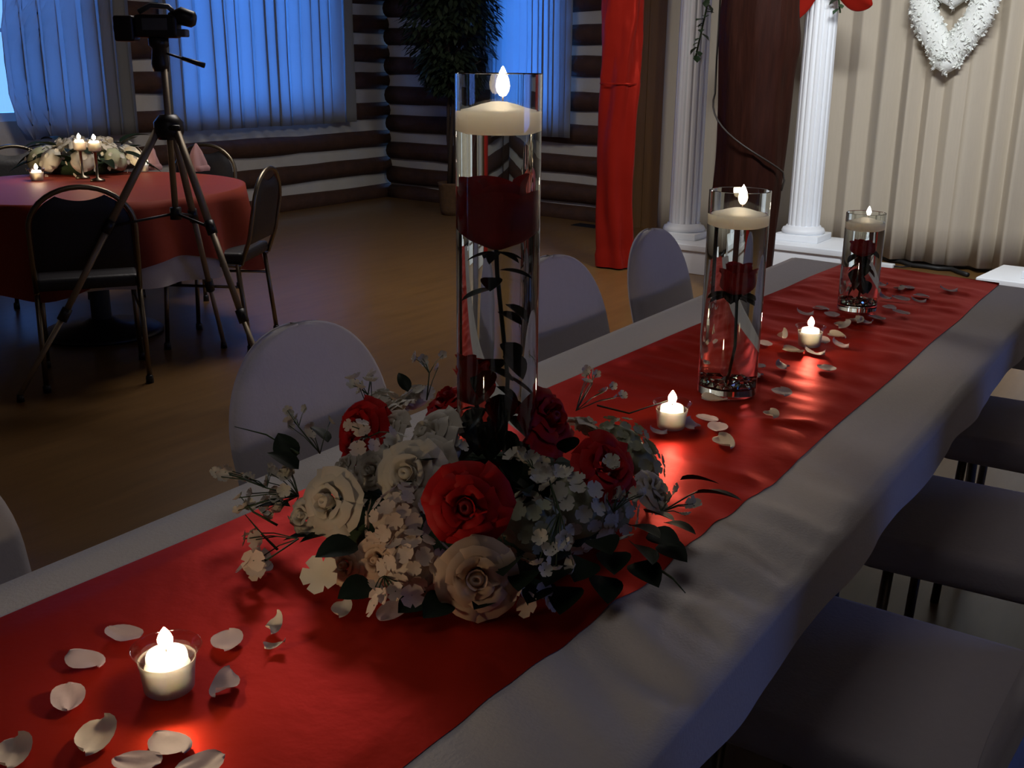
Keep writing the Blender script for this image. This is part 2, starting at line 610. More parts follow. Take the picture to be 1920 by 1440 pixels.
lf = lambda y0: (lambda a, o_, z: Vector((-7.45 + 0.14 + o_, y0 + a, z)))
hung_curtain('pleated curtain glowing blue, drawn back from a bright gap', lf(4.70), 1.0, 0.80, 2.34, 0.15, 0.055, 3.0, M_CURT,
             edge0=lambda t: 0.0 - 0.16 * math.sin(PI * min(1, t * 1.25)) * 1.0 + 0.10 * t)
hung_curtain('pleated curtain on the far side of the bright window gap', lf(3.45), 0.95, 0.80, 2.34, 0.15, 0.055, 8.0, M_CURT)
hung_curtain('wide pleated curtain glowing blue behind the video camera', lf(5.98), 2.28, 0.80, 2.34, 0.15, 0.055, 5.0, M_CURT)
hung_curtain('narrow curtain glowing blue beside the ficus tree', lambda a, o_, z: bw(1.50 + a, 0.14 + o_, z), 1.0, 0.735, 2.3, 0.13, 0.012, 13.0, M_CURT)

# stage backdrop of pleated panels
bd = thing('stage_backdrop', 'floor length tan pleated backdrop behind the white columns', 'curtain', bw(6.0, 0.16, 0))
bl = Vector(bd.location)
for i, (a0, ln) in enumerate(((3.50, 0.87), (4.37, 1.5), (5.89, 1.5), (7.41, 1.4), (8.83, 1.4))):
    p = pleated(lambda a, o_, z, a0=a0, i=i: bw(a0 + a, 0.16 + 0.05 * (i % 2) + o_, z) - bl, ln + 0.08, 0.035, 2.75, 0.19, 0.055, 31 + i * 5, nz_=10, sfold=0.06).build('backdrop_panel', M_BACKDROP, bd)
    solid(p, 0.005)
MB().tube([bw(3.42, 0.16, 2.76) - bl, bw(10.3, 0.16, 2.76) - bl], 0.018, 10).build('backdrop_rod', M_TRIM, bd)
for a in (3.55, 6.8, 10.1):
    MB().tube([bw(a, 0.16, 2.76) - bl, bw(a, 0.0, 2.76) - bl], 0.012, 8).build('rod_bracket', M_TRIM, bd)

# ------------------------------------------------------------------ stage: columns, pedestals, drape, heart, post


def pedestal(label, cx, cy, sx, sy, rz):
    t = thing('column_pedestal', label, 'pedestal', (cx, cy, 0), rz, 'low white pedestals under the columns')
    MB().box(-sx / 2, sx / 2, -sy / 2, sy / 2, 0, 0.155, 0.006).build('box', M_WHITE, t)
    MB().box(-sx / 2 - 0.015, sx / 2 + 0.015, -sy / 2 - 0.015, sy / 2 + 0.015, 0.156, 0.20, 0.01).build('top_slab', M_WHITE, t)
    for c in t.children:
        flat(c)
    return t


pedestal('low white pedestal beside the foot of the red satin drape', -3.06, 6.98, 0.54, 0.54, R(-4))
pedestal('low white pedestal between log post and tan backdrop', -2.34, 7.36, 0.66, 0.52, R(-4))
pedestal('low white pedestal past the far corner of the long table', -0.74, 6.85, 0.64, 0.52, R(-6))


def fluted_column(label, x, y):
    t = thing('fluted_column', label, 'column', (x, y, 0.2), 0, 'white fluted columns')
    MB().box(-0.155, 0.155, -0.155, 0.155, 0, 0.045, 0.006).build('base_block', M_WHITE, t)
    MB().lathe([(0.0, 0.045), (0.14, 0.045), (0.15, 0.06), (0.14, 0.082), (0.122, 0.088), (0.118, 0.1), (0.0, 0.1)], 40).build('base_ring', M_WHITE, t)
    nf = 16
    prof = [(0.108, 0.1), (0.106, 1.0), (0.100, 2.05)]
    MB().lathe(prof, nf * 8, wob=lambda a, z, r: r - 0.010 * max(0.0, math.sin(a * nf)) ** 0.7).build('shaft', M_WHITE, t)
    MB().lathe([(0.0, 2.05), (0.112, 2.05), (0.118, 2.07), (0.112, 2.09), (0.135, 2.13), (0.0, 2.13)], 40).build('capital_ring', M_WHITE, t)
    MB().box(-0.15, 0.15, -0.15, 0.15, 2.13, 2.18, 0.005).build('capital_block', M_WHITE, t)
    return t


fluted_column('white fluted column next to the red satin drape, ivy hanging down it', -3.13, 7.0)
fluted_column('white fluted column with red satin tails tied around it', -2.40, 7.40)
fluted_column('white fluted column on the pedestal past the table corner', -0.72, 6.86)

# red satin tail that hangs to the floor from a hook on the ceiling beam
dr = thing('satin_drape', 'red satin drape hanging to the floor beside white column', 'drape', (-3.475, 6.60, 0))


def drape_pt(s, t):
    a = 2 * PI * s
    z = 3.08 * t + 0.012
    rr = 0.118 + 0.022 * t + 0.016 * math.sin(a * 5 + 3 * nz(t * 2.2, 1.0) * 2) + 0.012 * nz(math.cos(a) * 2, math.sin(a) * 2, z * 3.2)
    rr += 0.010 * nz(math.cos(a) * 4, math.sin(a) * 4, z * 9) if z > 1.25 else 0
    if t < 0.03:
        rr += 0.012
    return Vector((rr * math.cos(a) * 1.05, rr * math.sin(a) * 0.7, z))


MB().grid(drape_pt, 72, 80).build('drape_cloth', M_DRAPE, dr)
MB().lathe([(0.135, 1.24), (0.137, 1.245), (0.135, 1.25)], 40, wob=lambda a, z, r: r * (0.7 + 0.31 * abs(math.cos(a)))).build('hem_seam', M_DRAPE, dr)


# knotted tails on the second column


def swag_tail(label, loc, dx, dy, dz, wd):
    t = thing('swag_tail', label, 'swag', loc)

    def tail_pt(s, q):
        a = 2 * PI * s
        w = 0.02 + wd * math.sin(PI * min(1, 0.12 + q * 0.88)) ** 0.8
        ax = Vector((dx * q, dy * q, dz * q * (0.6 + 0.4 * q)))
        return ax + Vector((0.5 * w * math.cos(a), 0.35 * w * math.cos(a) * (1 if dx < 0 else -1), w * (1 + 0.16 * math.sin(a * 4 + q * 3)) * math.sin(a) * 0.8))
    MB().grid(tail_pt, 40, 16).build('tail_cloth', M_DRAPE, t)
    return t


swag_tail('red satin tail knotted on the column beside the log post', (-2.42, 7.26, 1.86), -0.16, -0.04, -0.20, 0.10)
swag_tail('red satin tail knotted on the column in front of the tan backdrop', (-2.28, 7.27, 1.87), 0.24, -0.02, -0.12, 0.10)


def leaf_mesh(name, m, L, w, fold=0.3, droop=0.2, lobes=0):
    def g(s, t):
        u = (s - 0.5) * 2
        prof = math.sin(PI * min(1.0, t ** 0.75)) ** 0.8 if 0 < t < 1 else 0.0
        if lobes:
            prof *= 1 + 0.25 * math.cos(t * PI * lobes)
        x = u * w * 0.5 * prof
        return Vector((x, L * t, fold * abs(x) - droop * L * t * t))
    return MB().grid(g, 4, 7).mesh(name, m)


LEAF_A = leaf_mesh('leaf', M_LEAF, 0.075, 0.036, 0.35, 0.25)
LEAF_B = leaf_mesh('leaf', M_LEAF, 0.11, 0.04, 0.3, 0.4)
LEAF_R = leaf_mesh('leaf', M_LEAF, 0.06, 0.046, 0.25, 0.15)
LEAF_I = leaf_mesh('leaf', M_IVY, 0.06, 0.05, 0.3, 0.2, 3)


def ivy(label, pts, n, seed):
    rnd = random.Random(seed)
    pts = [Vector(p) for p in pts]
    t = thing('ivy_garland', label, 'garland', pts[0])
    MB().tube([p - pts[0] for p in pts], 0.006, 6).build('vine', M_STEM, t)
    for i in range(n):
        s = i / n * (len(pts) - 1)
        k = min(int(s), len(pts) - 2)
        p = pts[k].lerp(pts[k + 1], s - k) - pts[0]
        d = Vector((rnd.uniform(-1, 1), rnd.uniform(-1, 0.1), rnd.uniform(-1, 0.2))).normalized()
        q = d.to_track_quat('Y', 'Z')
        o = ob('leaf', LEAF_I, t)
        place(o, p, q, rnd.uniform(0.7, 1.2))
    return t


ivy('ivy strand hanging down the face of a white column', [(-2.98, 6.86, 2.1), (-2.96, 6.83, 1.9), (-2.985, 6.84, 1.72), (-3.02, 6.86, 1.58), (-3.06, 6.87, 1.40)], 26, 3)
ivy('short ivy sprig tucked between red tails on a column', [(-2.33, 7.27, 2.0), (-2.27, 7.26, 1.86), (-2.24, 7.27, 1.70)], 12, 5)

# heart wreath on the backdrop
hc = bw(0, 0, 0)
HA = (Vector((-1.655, 7.93, 0)) - BW_O).dot(BW_U)
hw = thing('heart_wreath', 'fluffy white heart wreath hung on the tan backdrop', 'wreath', bw(HA, 0.30, 1.72))
hpts = []
NH = 72
for i in range(NH):
    a = 2 * PI * i / NH
    x = 16 * math.sin(a) ** 3 / 16
    z = (13 * math.cos(a) - 5 * math.cos(2 * a) - 2 * math.cos(3 * a) - math.cos(4 * a)) / 16
    hpts.append(BW_U * (x * 0.212) + Vector((0, 0, z * 0.300)))
for _ in range(9):
    hpts = [(hpts[i - 1] + hpts[i] * 2 + hpts[(i + 1) % NH]) / 4 for i in range(NH)]
b = MB()
hr = random.Random(2)
v, f = [], []
SEG = 14
for i in range(NH):
    p = hpts[i]
    t_ = (hpts[(i + 1) % NH] - hpts[i - 1]).normalized()
    nn = t_.cross(BW_N).normalized()
    for k in range(SEG):
        a = 2 * PI * k / SEG
        r_ = 0.087 * (1 + hr.uniform(-0.07, 0.08))
        v.append(p + nn * math.cos(a) * r_ - BW_N * math.sin(a) * r_ * 0.8)
for i in range(NH):
    for k in range(SEG):
        i2, k2 = (i + 1) % NH, (k + 1) % SEG
        f.append((i * SEG + k, i2 * SEG + k, i2 * SEG + k2, i * SEG + k2))
b.add(v, f).build('wreath_ring', M_HEART, hw)
rb = MB()
for i in range(1600):
    k = hr.randrange(NH)
    a = hr.uniform(-0.3, PI + 0.3)
    p = hpts[k]
    t_ = (hpts[(k + 1) % NH] - hpts[k - 1]).normalized()
    nn = t_.cross(BW_N).normalized()
    d = (nn * math.cos(a) - BW_N * math.sin(a) * 0.8)
    c = p + d * 0.086 + t_ * hr.uniform(-0.01, 0.01)
    e1 = Vector((hr.uniform(-1, 1), hr.uniform(-1, 1), hr.uniform(-1, 1))).normalized() * 0.012
    e2 = d * 0.009 + Vector((hr.uniform(-1, 1), hr.uniform(-1, 1), hr.uniform(-1, 1))) * 0.008
    rb.add([c - e1, c + e1, c + e1 + e2, c - e1 + e2], [(0, 1, 2, 3)])
stuff(rb.build('ruffles', M_HEART, hw))
MB().tube([Vector((0, 0, 0.10)), Vector((0, 0, 0.12)) + BW_N * 0.06, Vector((0, 0, 1.03)) + BW_N * 0.10], 0.003, 6).build('hanging_cord', M_CLOTH, hw)

# log post in front of the stage with a slack wire
pp = P(1388, 540, 0)
po = thing('log_post', 'dark reddish vertical log post standing between two white columns', 'post', pp)


def post_pt(s, t):
    a = 2 * PI * s
    z = 3.1 * t
    r_ = 0.197 + 0.026 * min(1, z / 1.6) + 0.02 * nz(math.cos(a) * 1.4, math.sin(a) * 1.4, z * 1.6) + 0.006 * math.sin(a * 9 + 2 * nz(z * 2))
    r_ += 0.022 * math.exp(-((z - 1.5) / 0.12) ** 2) * max(0, math.cos(a - 0.5))
    return Vector((r_ * math.cos(a), r_ * math.sin(a), z))


MB().grid(post_pt, 56, 60).build('trunk', M_POST, po)
wp = []
for i in range(15):
    s = i / 14
    a = R(-172) + s * R(160)
    z = 1.20 - 0.45 * s - 0.03 * math.sin(PI * s)
    wp.append((0.243 * math.cos(a), 0.243 * math.sin(a), z))
wp += [(0.25, -0.05, 0.70), (0.243, -0.07, 0.64)]
MB().tube([(-0.25, -0.02, 1.75), (-0.245, -0.03, 1.4)] + wp, 0.006, 6).build('wire', M_WIRE, po)

# cable along the foot of the backdrop
cp = []
for i, (px, py) in enumerate(((1660, 489), (1672, 492), (1690, 494), (1712, 501), (1735, 503), (1760, 507), (1785, 508), (1800, 514), (1815, 519))):
    q = P(px, py, 0)
    cp.append((q.x, q.y - 0.02, 0.017))
tag(MB().tube(cp, 0.016, 8).build('power_cable', M_CABLE), 'thick black cable along the foot of the backdrop', 'cable')
q = P(1682, 496, 0)
pl = thing('plug_box', 'small white plug box on the black cable', 'plug', (q.x - 0.05, q.y - 0.16, 0), R(-8))
MB().box(-0.07, 0.07, -0.025, 0.025, 0, 0.03, 0.006).build('box', M_WHITE, pl)
MB().tube([(0.07, 0, 0.015), (0.12, 0.03, 0.012), (0.16, 0.08, 0.015)], 0.006, 6).build('lead', M_CABLE, pl)

# floor vent by the log wall
q = P(1100, 424, 0)
fv = thing('floor_vent', 'dark metal floor vent at the foot of log wall', 'vent', (q.x, q.y, 0), R(-8))
MB().box(-0.13, 0.13, -0.06, 0.06, 0, 0.006).build('frame', M_BLACK, fv, False)
for i in range(6):
    MB().box(-0.115, 0.115, -0.05 + i * 0.0185, -0.043 + i * 0.0185, 0.006, 0.012).build('slat', M_BLACK, fv, False)

# ficus in the corner
fp = P(848, 402, 0)
fi = thing('ficus_tree', 'dark potted ficus tree in the log wall corner', 'potted tree', fp)
MB().lathe([(0, 0), (0.10, 0), (0.115, 0.05), (0.13, 0.28), (0.137, 0.30), (0.125, 0.30), (0.11, 0.27), (0, 0.27)], 24).build('pot', M_POT, fi)
fr = random.Random(9)
for k in range(3):
    a = k * 2.1
    MB().tube([(0.03 * math.cos(a), 0.03 * math.sin(a), 0.26), (0.04 * math.cos(a + 1), 0.04 * math.sin(a + 1), 0.7), (0.03 * math.cos(a + 2.2), 0.03 * math.sin(a + 2.2), 1.15), (0.1 * math.cos(a + 3), 0.1 * math.sin(a + 3), 1.7)], [0.022, 0.019, 0.016, 0.01], 8).build('trunk', M_TRUNK, fi)
fl = MB()
for i in range(7000):
    z = fr.uniform(1.12, 2.5)
    R_ = 0.46 * math.sin(PI * min(1, max(0.06, (z - 1.0) / 1.75))) ** 0.6
    a = fr.uniform(0, 2 * PI)
    r_ = R_ * math.sqrt(fr.random())
    c = Vector((r_ * math.cos(a), r_ * math.sin(a) * 0.85, z + 0.06 * nz(a * 2, z * 3)))
    if nz(c.x * 5, c.y * 5, c.z * 5 + 3) < -0.18:
        continue
    d = Vector((math.cos(a) + fr.uniform(-0.6, 0.6), math.sin(a) + fr.uniform(-0.6, 0.6), -0.7 + fr.uniform(-0.6, 0.5))).normalized()
    s_ = d.cross(Vector((0, 0, 1)) if abs(d.z) < 0.95 else Vector((1, 0, 0))).normalized()
    L = fr.uniform(0.07, 0.12)
    fl.add([c, c + d * L * 0.5 + s_ * L * 0.2, c + d * L, c + d * L * 0.5 - s_ * L * 0.2], [(0, 1, 2, 3)])
stuff(fl.build('foliage', M_FICUS, fi, False))
for k in range(9):
    a = k * 0.7 * PI
    z = 1.15 + 0.09 * k
    MB().tube([(0, 0, z), (0.15 * math.cos(a), 0.15 * math.sin(a), z + 0.16), (0.33 * math.cos(a), 0.28 * math.sin(a), z + 0.24)], [0.009, 0.007, 0.004], 6).build('branch', M_TRUNK, fi)

# ------------------------------------------------------------------ long head table
TZ = 0.76
Y0 = -0.75
XL, XR = -1.145, -0.36


def yfar(x):
    return 3.47 + (x + 1.12) * (-0.15)


ht = thing('head_table', 'long folding banquet table under a white cloth', 'table', (-0.755, 1.4, 0))
top = MB()
for z in (0.705, 0.738):
    top.v += [Vector((XL + 0.02 + 0.755, Y0 + 0.03 - 1.4, z)), Vector((XR - 0.02 + 0.755, Y0 + 0.03 - 1.4, z)), Vector((XR - 0.02 + 0.755, yfar(XR) - 0.03 - 1.4, z)), Vector((XL + 0.02 + 0.755, yfar(XL) - 0.03 - 1.4, z))]
top.f += [(0, 3, 2, 1), (4, 5, 6, 7), (0, 1, 5, 4), (1, 2, 6, 5), (2, 3, 7, 6), (3, 0, 4, 7)]
top.build('tabletop', M_TABLEW, ht, False)
for yy in (-1.7, -0.3, 0.45, 1.88):
    for s in (-1, 1):
        MB().tube([(s * 0.27, yy, 0), (s * 0.27, yy, 0.70)], 0.014, 8).build('leg', M_DGREY, ht)
    MB().tube([(-0.27, yy, 0.25), (0.27, yy, 0.25)], 0.010, 8).build('leg_brace', M_DGREY, ht)


def wr_(x, y):
    """height of the cloth on the table: a few soft creases"""
    w = 0.0016 * nz(x * 6, y * 3.0, 0.3)
    c = math.exp(-(((x + 0.42) / 0.12) ** 2 + ((y - 1.12) / 0.35) ** 2))
    w += 0.026 * c * nz(x * 5 + 3, y * 17 + x * 9, 7.0)
    return w


def cloth_pt(s, t):
    """s across, t along; s in 0..1 with the overhang on both sides"""
    over = 0.085
    y_ = Y0 + (yfar(-0.7) - Y0 + 0) * t
    wid = XR - XL
    q = s * (wid + 2 * over) - over
    k = (yfar(XL + max(0, min(wid, q))) - Y0) / (yfar(-0.7) - Y0)
    y = Y0 + (y_ - Y0) * k
    rip = 0.012 * math.sin(y * 14 + 2.5 * nz(y * 2, 3.0)) + 0.008 * nz(y * 9, 1.0)
    rc = 0.012
    if q < 0:
        d = -q
        return Vector((XL - 0.008 - 0.4 * rip * d / over - 0.004, y, TZ - 0.010 - d))
    if q > wid:
        d = q - wid
        return Vector((XR + 0.008 + 0.4 * rip * d / over + 0.004, y, TZ - 0.010 - d))
    edge = min(q, wid - q)
    dz = -0.006 * max(0, 1 - edge / 0.02) ** 2
    return Vector((XL + q, y, TZ - 0.008 + wr_(XL + q, y) + dz))


tb = thing('tablecloth', 'white cloth draped over the long head table', 'tablecloth', (0, 0, 0))
cl = MB().grid(cloth_pt, 90, 420)
clo = cl.build('cloth', M_CLOTH, tb)
# end drop at the far end
e = MB().grid(lambda s, t: Vector((XL - 0.004 + s * (XR - XL + 0.008), yfar(XL + s * (XR - XL)) + 0.004 + 0.02 * t + 0.010 * t * math.sin(s * 22), TZ - 0.009 - 0.25 * t)), 60, 6)
e.build('end_drop', M_CLOTH, tb)
def rl(y):
    return -1.078 + (y - 0.58) * (0.10 / 2.88)


def rr_(y):
    return -0.53 + min(1, max(0, (y - 0.6) / 0.9)) * 0.033


def runner_pt(s, t):
    y = Y0 + 0.0 + (yfar(-0.75) - Y0) * t
    a, b_ = rl(y), rr_(y)
    x = a + (b_ - a) * s
    k = (yfar(x) - Y0) / (yfar(-0.75) - Y0)
    y = Y0 + (y - Y0) * k
    ed = 0.004 * nz(y * 3, s * 2 + 5)
    w = wr_(x, y)
    far = min(1, max(0, (y - 1.45) / 0.5))
    w += far * (0.008 * nz(x * 4 + y * 2.2, y * 9 - x * 3, 2.0) + 0.006 * nz(x * 5, y * 22 + x * 6, 5.0))
    w += 0.0018 * nz(x * 5, y * 7, 8)
    w += 0.010 * math.exp(-((y - 1.78 - 0.25 * (x + 0.55)) / 0.018) ** 2) * min(1, max(0, (x + 0.68) / 0.1)) * 0.8
    w += 0.007 * math.exp(-((y - 1.47 + 0.1 * (x + 0.5)) / 0.012) ** 2) * min(1, max(0, (x + 0.70) / 0.1)) * 0.6
    w = max(-0.003, w)
    eb = min(1, 12 * min(s, 1 - s))
    zc = TZ - 0.0068 + wr_(x, y)
    zr = max(TZ - 0.0035 + w, zc) * eb + zc * (1 - eb)
    return Vector((x + ed * (1 if s > 0.5 else -1) * (abs(s - 0.5) * 2) ** 3, y, zr))


rn = thing('table_runner', 'glossy red satin runner along the middle of the long table', 'table runner', (0, 0, 0))
MB().grid(runner_pt, 64, 300).build('runner_cloth', M_SATIN, rn)
MB().grid(lambda s, t: Vector((rl(3.45) + (rr_(3.45) - rl(3.45)) * s, yfar(rl(3.45) + 0.5 * s) + 0.008 + 0.03 * t, TZ - 0.0032 - 0.2 * t)), 30, 5).build('end_fold', M_SATIN, rn)

# ------------------------------------------------------------------ flowers


def petal_mesh(name, m, w, h, r0, open_, curl, ruffle=0.0, seed=0):
    """petal of a rose around +Z: base at the axis, cupped outwards along +X"""
    def g(s, t):
        u = (s - 0.5) * 2
        wid = w * (0.35 + 0.65 * math.sin(PI * 0.5 * min(1, t * 1.5))) * (1 - 0.25 * max(0, t - 0.75) / 0.25 * abs(u))
        rad = r0 + open_ * t ** 1.5
        th = u * wid / max(0.012, (r0 + open_ * 0.6))
        th = max(-1.25, min(1.25, th))
        z = h * t * (1 - 0.12 * u * u) - curl * max(0, t - 0.65) ** 2 * 8 * h
        rr = rad + curl * max(0, t - 0.6) * 0.9 * h
        rr += ruffle * t * nz(u * 3.1 + seed, t * 2)
        z += ruffle * t * nz(u * 3.7 + seed, t * 2, 4)
        return Vector((rr * math.cos(th), rr * math.sin(th), z))
    return MB().grid(g, 6, 5).mesh(name, m)


def rose_set(m, ruffle=0.006):
    return [petal_mesh('petal', m, 0.016, 0.036, 0.008, 0.007, 0.0, ruffle * 0.4, 1),
            petal_mesh('petal', m, 0.024, 0.036, 0.013, 0.016, 0.25, ruffle, 2),
            petal_mesh('petal', m, 0.031, 0.034, 0.016, 0.027, 0.45, ruffle * 1.3, 3),
            petal_mesh('petal', m, 0.034, 0.026, 0.018, 0.040, 0.6, ruffle * 1.5, 4)]


PS_RED = rose_set(M_ROSE, 0.014)
PS_WHITE = rose_set(M_WROSE, 0.013)
PS_PEACH = rose_set(M_PEACH, 0.010)
BUD = lambda m: MB().lathe([(0, 0), (0.010, 0.004), (0.013, 0.014), (0.011, 0.026), (0.006, 0.033), (0.004, 0.030), (0.0, 0.024)], 14, wob=lambda a, z, r: r * (1 + 0.12 * math.sin(2 * a + z * 160))).mesh('heart', m)
BUD_R, BUD_W, BUD_P = BUD(M_ROSEC), BUD(M_WROSE), BUD(M_PEACH)


def rose(name, parent, loc, n, sc, petals, bud, rings=(3, 4, 5, 6), spin=0.0, rnd=random, skip=()):
    o = ob(name, bud, parent)
    place(o, loc, align(n, spin), sc)
    for k, cnt in enumerate(rings):
        for i in range(cnt):
            p = ob('petal', petals[k], o)
            p.rotation_euler = (rnd.uniform(-0.06, 0.06), rnd.uniform(-0.08, 0.08), 2 * PI * i / cnt + k * 0.55 + rnd.uniform(-0.12, 0.12))
            s_ = rnd.uniform(0.92, 1.08)
            p.scale = (s_, s_, s_ * rnd.uniform(0.92, 1.06))
            p.location = (0, 0, -0.004 * k)
    return o


def floret_mesh(name, m, r=0.011, n=4, cup=0.35):
    b = MB()
    for k in range(n):
        a = 2 * PI * k / n
        c, s = math.cos(a), math.sin(a)

        def q(x, y, z):
            return (x * c - y * s, x * s + y * c, z)
        w = r * (1.15 if n == 4 else 0.9) * 0.5
        b.add([q(0, 0, 0), q(r * 0.45, w * 0.8, cup * r * 0.25), q(r * 0.85, w, cup * r * 0.6), q(r * 1.05, 0, cup * r * 0.5), q(r * 0.85, -w, cup * r * 0.6), q(r * 0.45, -w * 0.8, cup * r * 0.25), q(r * 0.6, 0, cup * r * 0.1)],
              [(0, 1, 6), (1, 2, 6), (2, 3, 6), (3, 4, 6), (4, 5, 6), (5, 0, 6)])
    return b.mesh(name, m)


FL_W = floret_mesh('floret', M_FLORET, 0.0098)
FL_P = floret_mesh('floret', M_PINKFL, 0.0098)
FL_G = floret_mesh('floret', M_GRNFL, 0.0092)
FL_S = floret_mesh('floret', M_FLORET, 0.0080, 5, 0.9)


def dome_core(m):
    return MB().lathe([(0.0, -0.3), (0.5, -0.28), (0.82, 0.0), (0.78, 0.4), (0.5, 0.72), (0.0, 0.86)], 14, wob=lambda a, z, r: r * (1 + 0.08 * math.sin(a * 5 + z * 7))).mesh('dome', m)


CORE_G = dome_core(M_GRNFL)
CORE_W = dome_core(M_FLORET)
CORE_P = dome_core(M_PINKFL)


def hydrangea(parent, loc, n, rad, flm, core, cnt, rnd, squash=0.8, name='hydrangea_head'):
    q = align(n)
    o = ob(name, core, parent)
    place(o, loc, q, (rad * 0.86, rad * 0.86, rad * 0.86 * squash))
    for i in range(cnt):
        z = 1 - (i + 0.5) / cnt * 1.12
        r_ = math.sqrt(max(0, 1 - z * z))
        a = i * 2.39996 + rnd.uniform(-0.2, 0.2)
        d = Vector((r_ * math.cos(a), r_ * math.sin(a), z))
        f_ = ob('floret', flm, o)
        place(f_, d * rnd.uniform(0.98, 1.12), align(d + Vector((rnd.uniform(-.35, .35), rnd.uniform(-.35, .35), rnd.uniform(-.2, .35))), rnd.uniform(0, 3)), rnd.uniform(0.9, 1.25) / (rad * 0.86))
    return o


def spray(parent, pts, tips, rnd, name='blossom_spray', flm=None, scl=1.0):
    """thin stems carrying small white blossoms; pts is the stem line, tips = list of points"""
    b = MB()
    pts = [Vector(p) for p in pts]
    b.tube(pts, 0.0011, 5)
    for t_ in tips:
        k = min(range(len(pts)), key=lambda j: (pts[j] - t_).length)
        k = max(0, k - 1)
        b.tube([pts[k], (pts[k] + t_) * 0.5 + Vector((0, 0, 0.004)), t_], 0.0008, 4)
    o = b.build(name, M_STEM, parent)
    for t_ in tips:
        f_ = ob('floret', flm or FL_S, o)
        place(f_, t_, align(Vector((rnd.uniform(-1, 1), rnd.uniform(-1, 0.4), rnd.uniform(0.1, 1)))), rnd.uniform(0.85, 1.3) * scl)
    return o


def leaf(parent, loc, d, me, sc=1.0, roll=0.0):
    o = ob('leaf', me, parent)
    q = Vector(d).normalized().to_track_quat('Y', 'Z') @ Quaternion((0, 1, 0), roll)
    place(o, loc, q, sc)
    return o


# the big wreath around the tall vase
VC = P(931, 960, TZ)
WC = Vector((-0.775, 1.10, TZ))
fr_ = thing('flower_wreath', 'red and white flower wreath around the foot of the tallest vase', 'flower wreath', WC)
rn_ = random.Random(21)
MB().lathe([(0.145 + 0.045 * math.cos(a), 0.030 + 0.028 * math.sin(a)) for a in [2 * PI * i / 12 for i in range(12)]], 40, close=True, wob=lambda a, z, r: r + 0.006 * math.sin(a * 9)).build('foam_ring', M_FOAM, fr_)


def wl_(px, py, h):
    return P(px, py, TZ + h) - WC


def wn(p, up_=0.9, cam_=0.35):
    o = Vector((p.x, p.y, 0)).normalized()
    return (o + Vector((0, 0, up_)) + Vector((0.5, -0.85, 0)) * cam_).normalized()


def wrose(name, px, py, h, sc, petals, bud, up_=0.8, cam_=0.4, rings=(3, 4, 5, 6), back=0.028, n=None):
    p = wl_(px, py, h)
    n = Vector(n).normalized() if n else wn(p, up_, cam_)
    rose(name, fr_, p - n * back * sc, n, sc, petals, bud, rings, rn_.uniform(0, 3), rn_)


wrose('red_rose', 872, 952, 0.125, 0.80, PS_RED, BUD_R, 0.55, 0.9)
wrose('red_rose', 662, 800, 0.125, 0.80, PS_RED, BUD_R, 0.8, 1.4)
wrose('red_rose', 1042, 778, 0.145, 0.84, PS_RED, BUD_R, 0.7, 1.0)
wrose('red_rose', 1150, 866, 0.13, 0.76, PS_RED, BUD_R, 1.2, 0.7)
wrose('red_rose', 838, 738, 0.145, 0.66, PS_RED, BUD_R, 0.9, 1.2)
wrose('red_rose', 880, 790, 0.105, 0.50, PS_RED, BUD_R, 0.8, 0.6)
wrose('white_peony', 792, 808, 0.13, 0.76, PS_WHITE, BUD_W, 1.0, 0.6)
wrose('white_peony', 757, 886, 0.12, 0.74, PS_WHITE, BUD_W, 0.8, 0.7)
wrose('white_rose', 605, 940, 0.085, 0.72, PS_WHITE, BUD_W, 0.6, 0.9)
wrose('white_rose', 640, 872, 0.09, 0.50, PS_WHITE, BUD_W, 0.9, 0.4)
wrose('white_rose', 1240, 915, 0.05, 0.55, PS_WHITE, BUD_W, 0.7, 0.5)
wrose('white_rose', 1108, 790, 0.085, 0.55, PS_WHITE, BUD_W, 1.0, 0.3)
wrose('white_rose', 735, 755, 0.12, 0.5, PS_WHITE, BUD_W, 1.0, 0.4)
wrose('white_rose', 722, 800, 0.125, 0.5, PS_WHITE, BUD_W, 0.9, 0.9)
wrose('white_peony', 830, 790, 0.13, 0.52, PS_WHITE, BUD_W, 0.9, 0.9)
wrose('white_rose', 690, 880, 0.10, 0.45, PS_WHITE, BUD_W, 0.8, 0.9)
wrose('white_peony', 800, 860, 0.12, 0.55, PS_WHITE, BUD_W, 0.8, 0.9)
wrose('white_rose', 560, 965, 0.05, 0.42, PS_WHITE, BUD_W, 0.7, 0.9)
wrose('cream_rose', 893, 1088, 0.055, 0.76, PS_PEACH, BUD_P, 0.6, 0.9)
wrose('cream_rose', 640, 1060, 0.03, 0.42, PS_PEACH, BUD_P, 0.6, 0.7)
wrose('cream_rose', 700, 1050, 0.04, 0.45, PS_PEACH, BUD_P, 0.6, 0.7)

def whyd(px, py, h, rad, fm, core, cnt, up_=0.8, cam_=0.5, sq=0.85):
    p = wl_(px, py, h)
    n = wn(p, up_, cam_)
    hydrangea(fr_, p - n * rad * 0.5, n, rad, fm, core, cnt, rn_, sq)


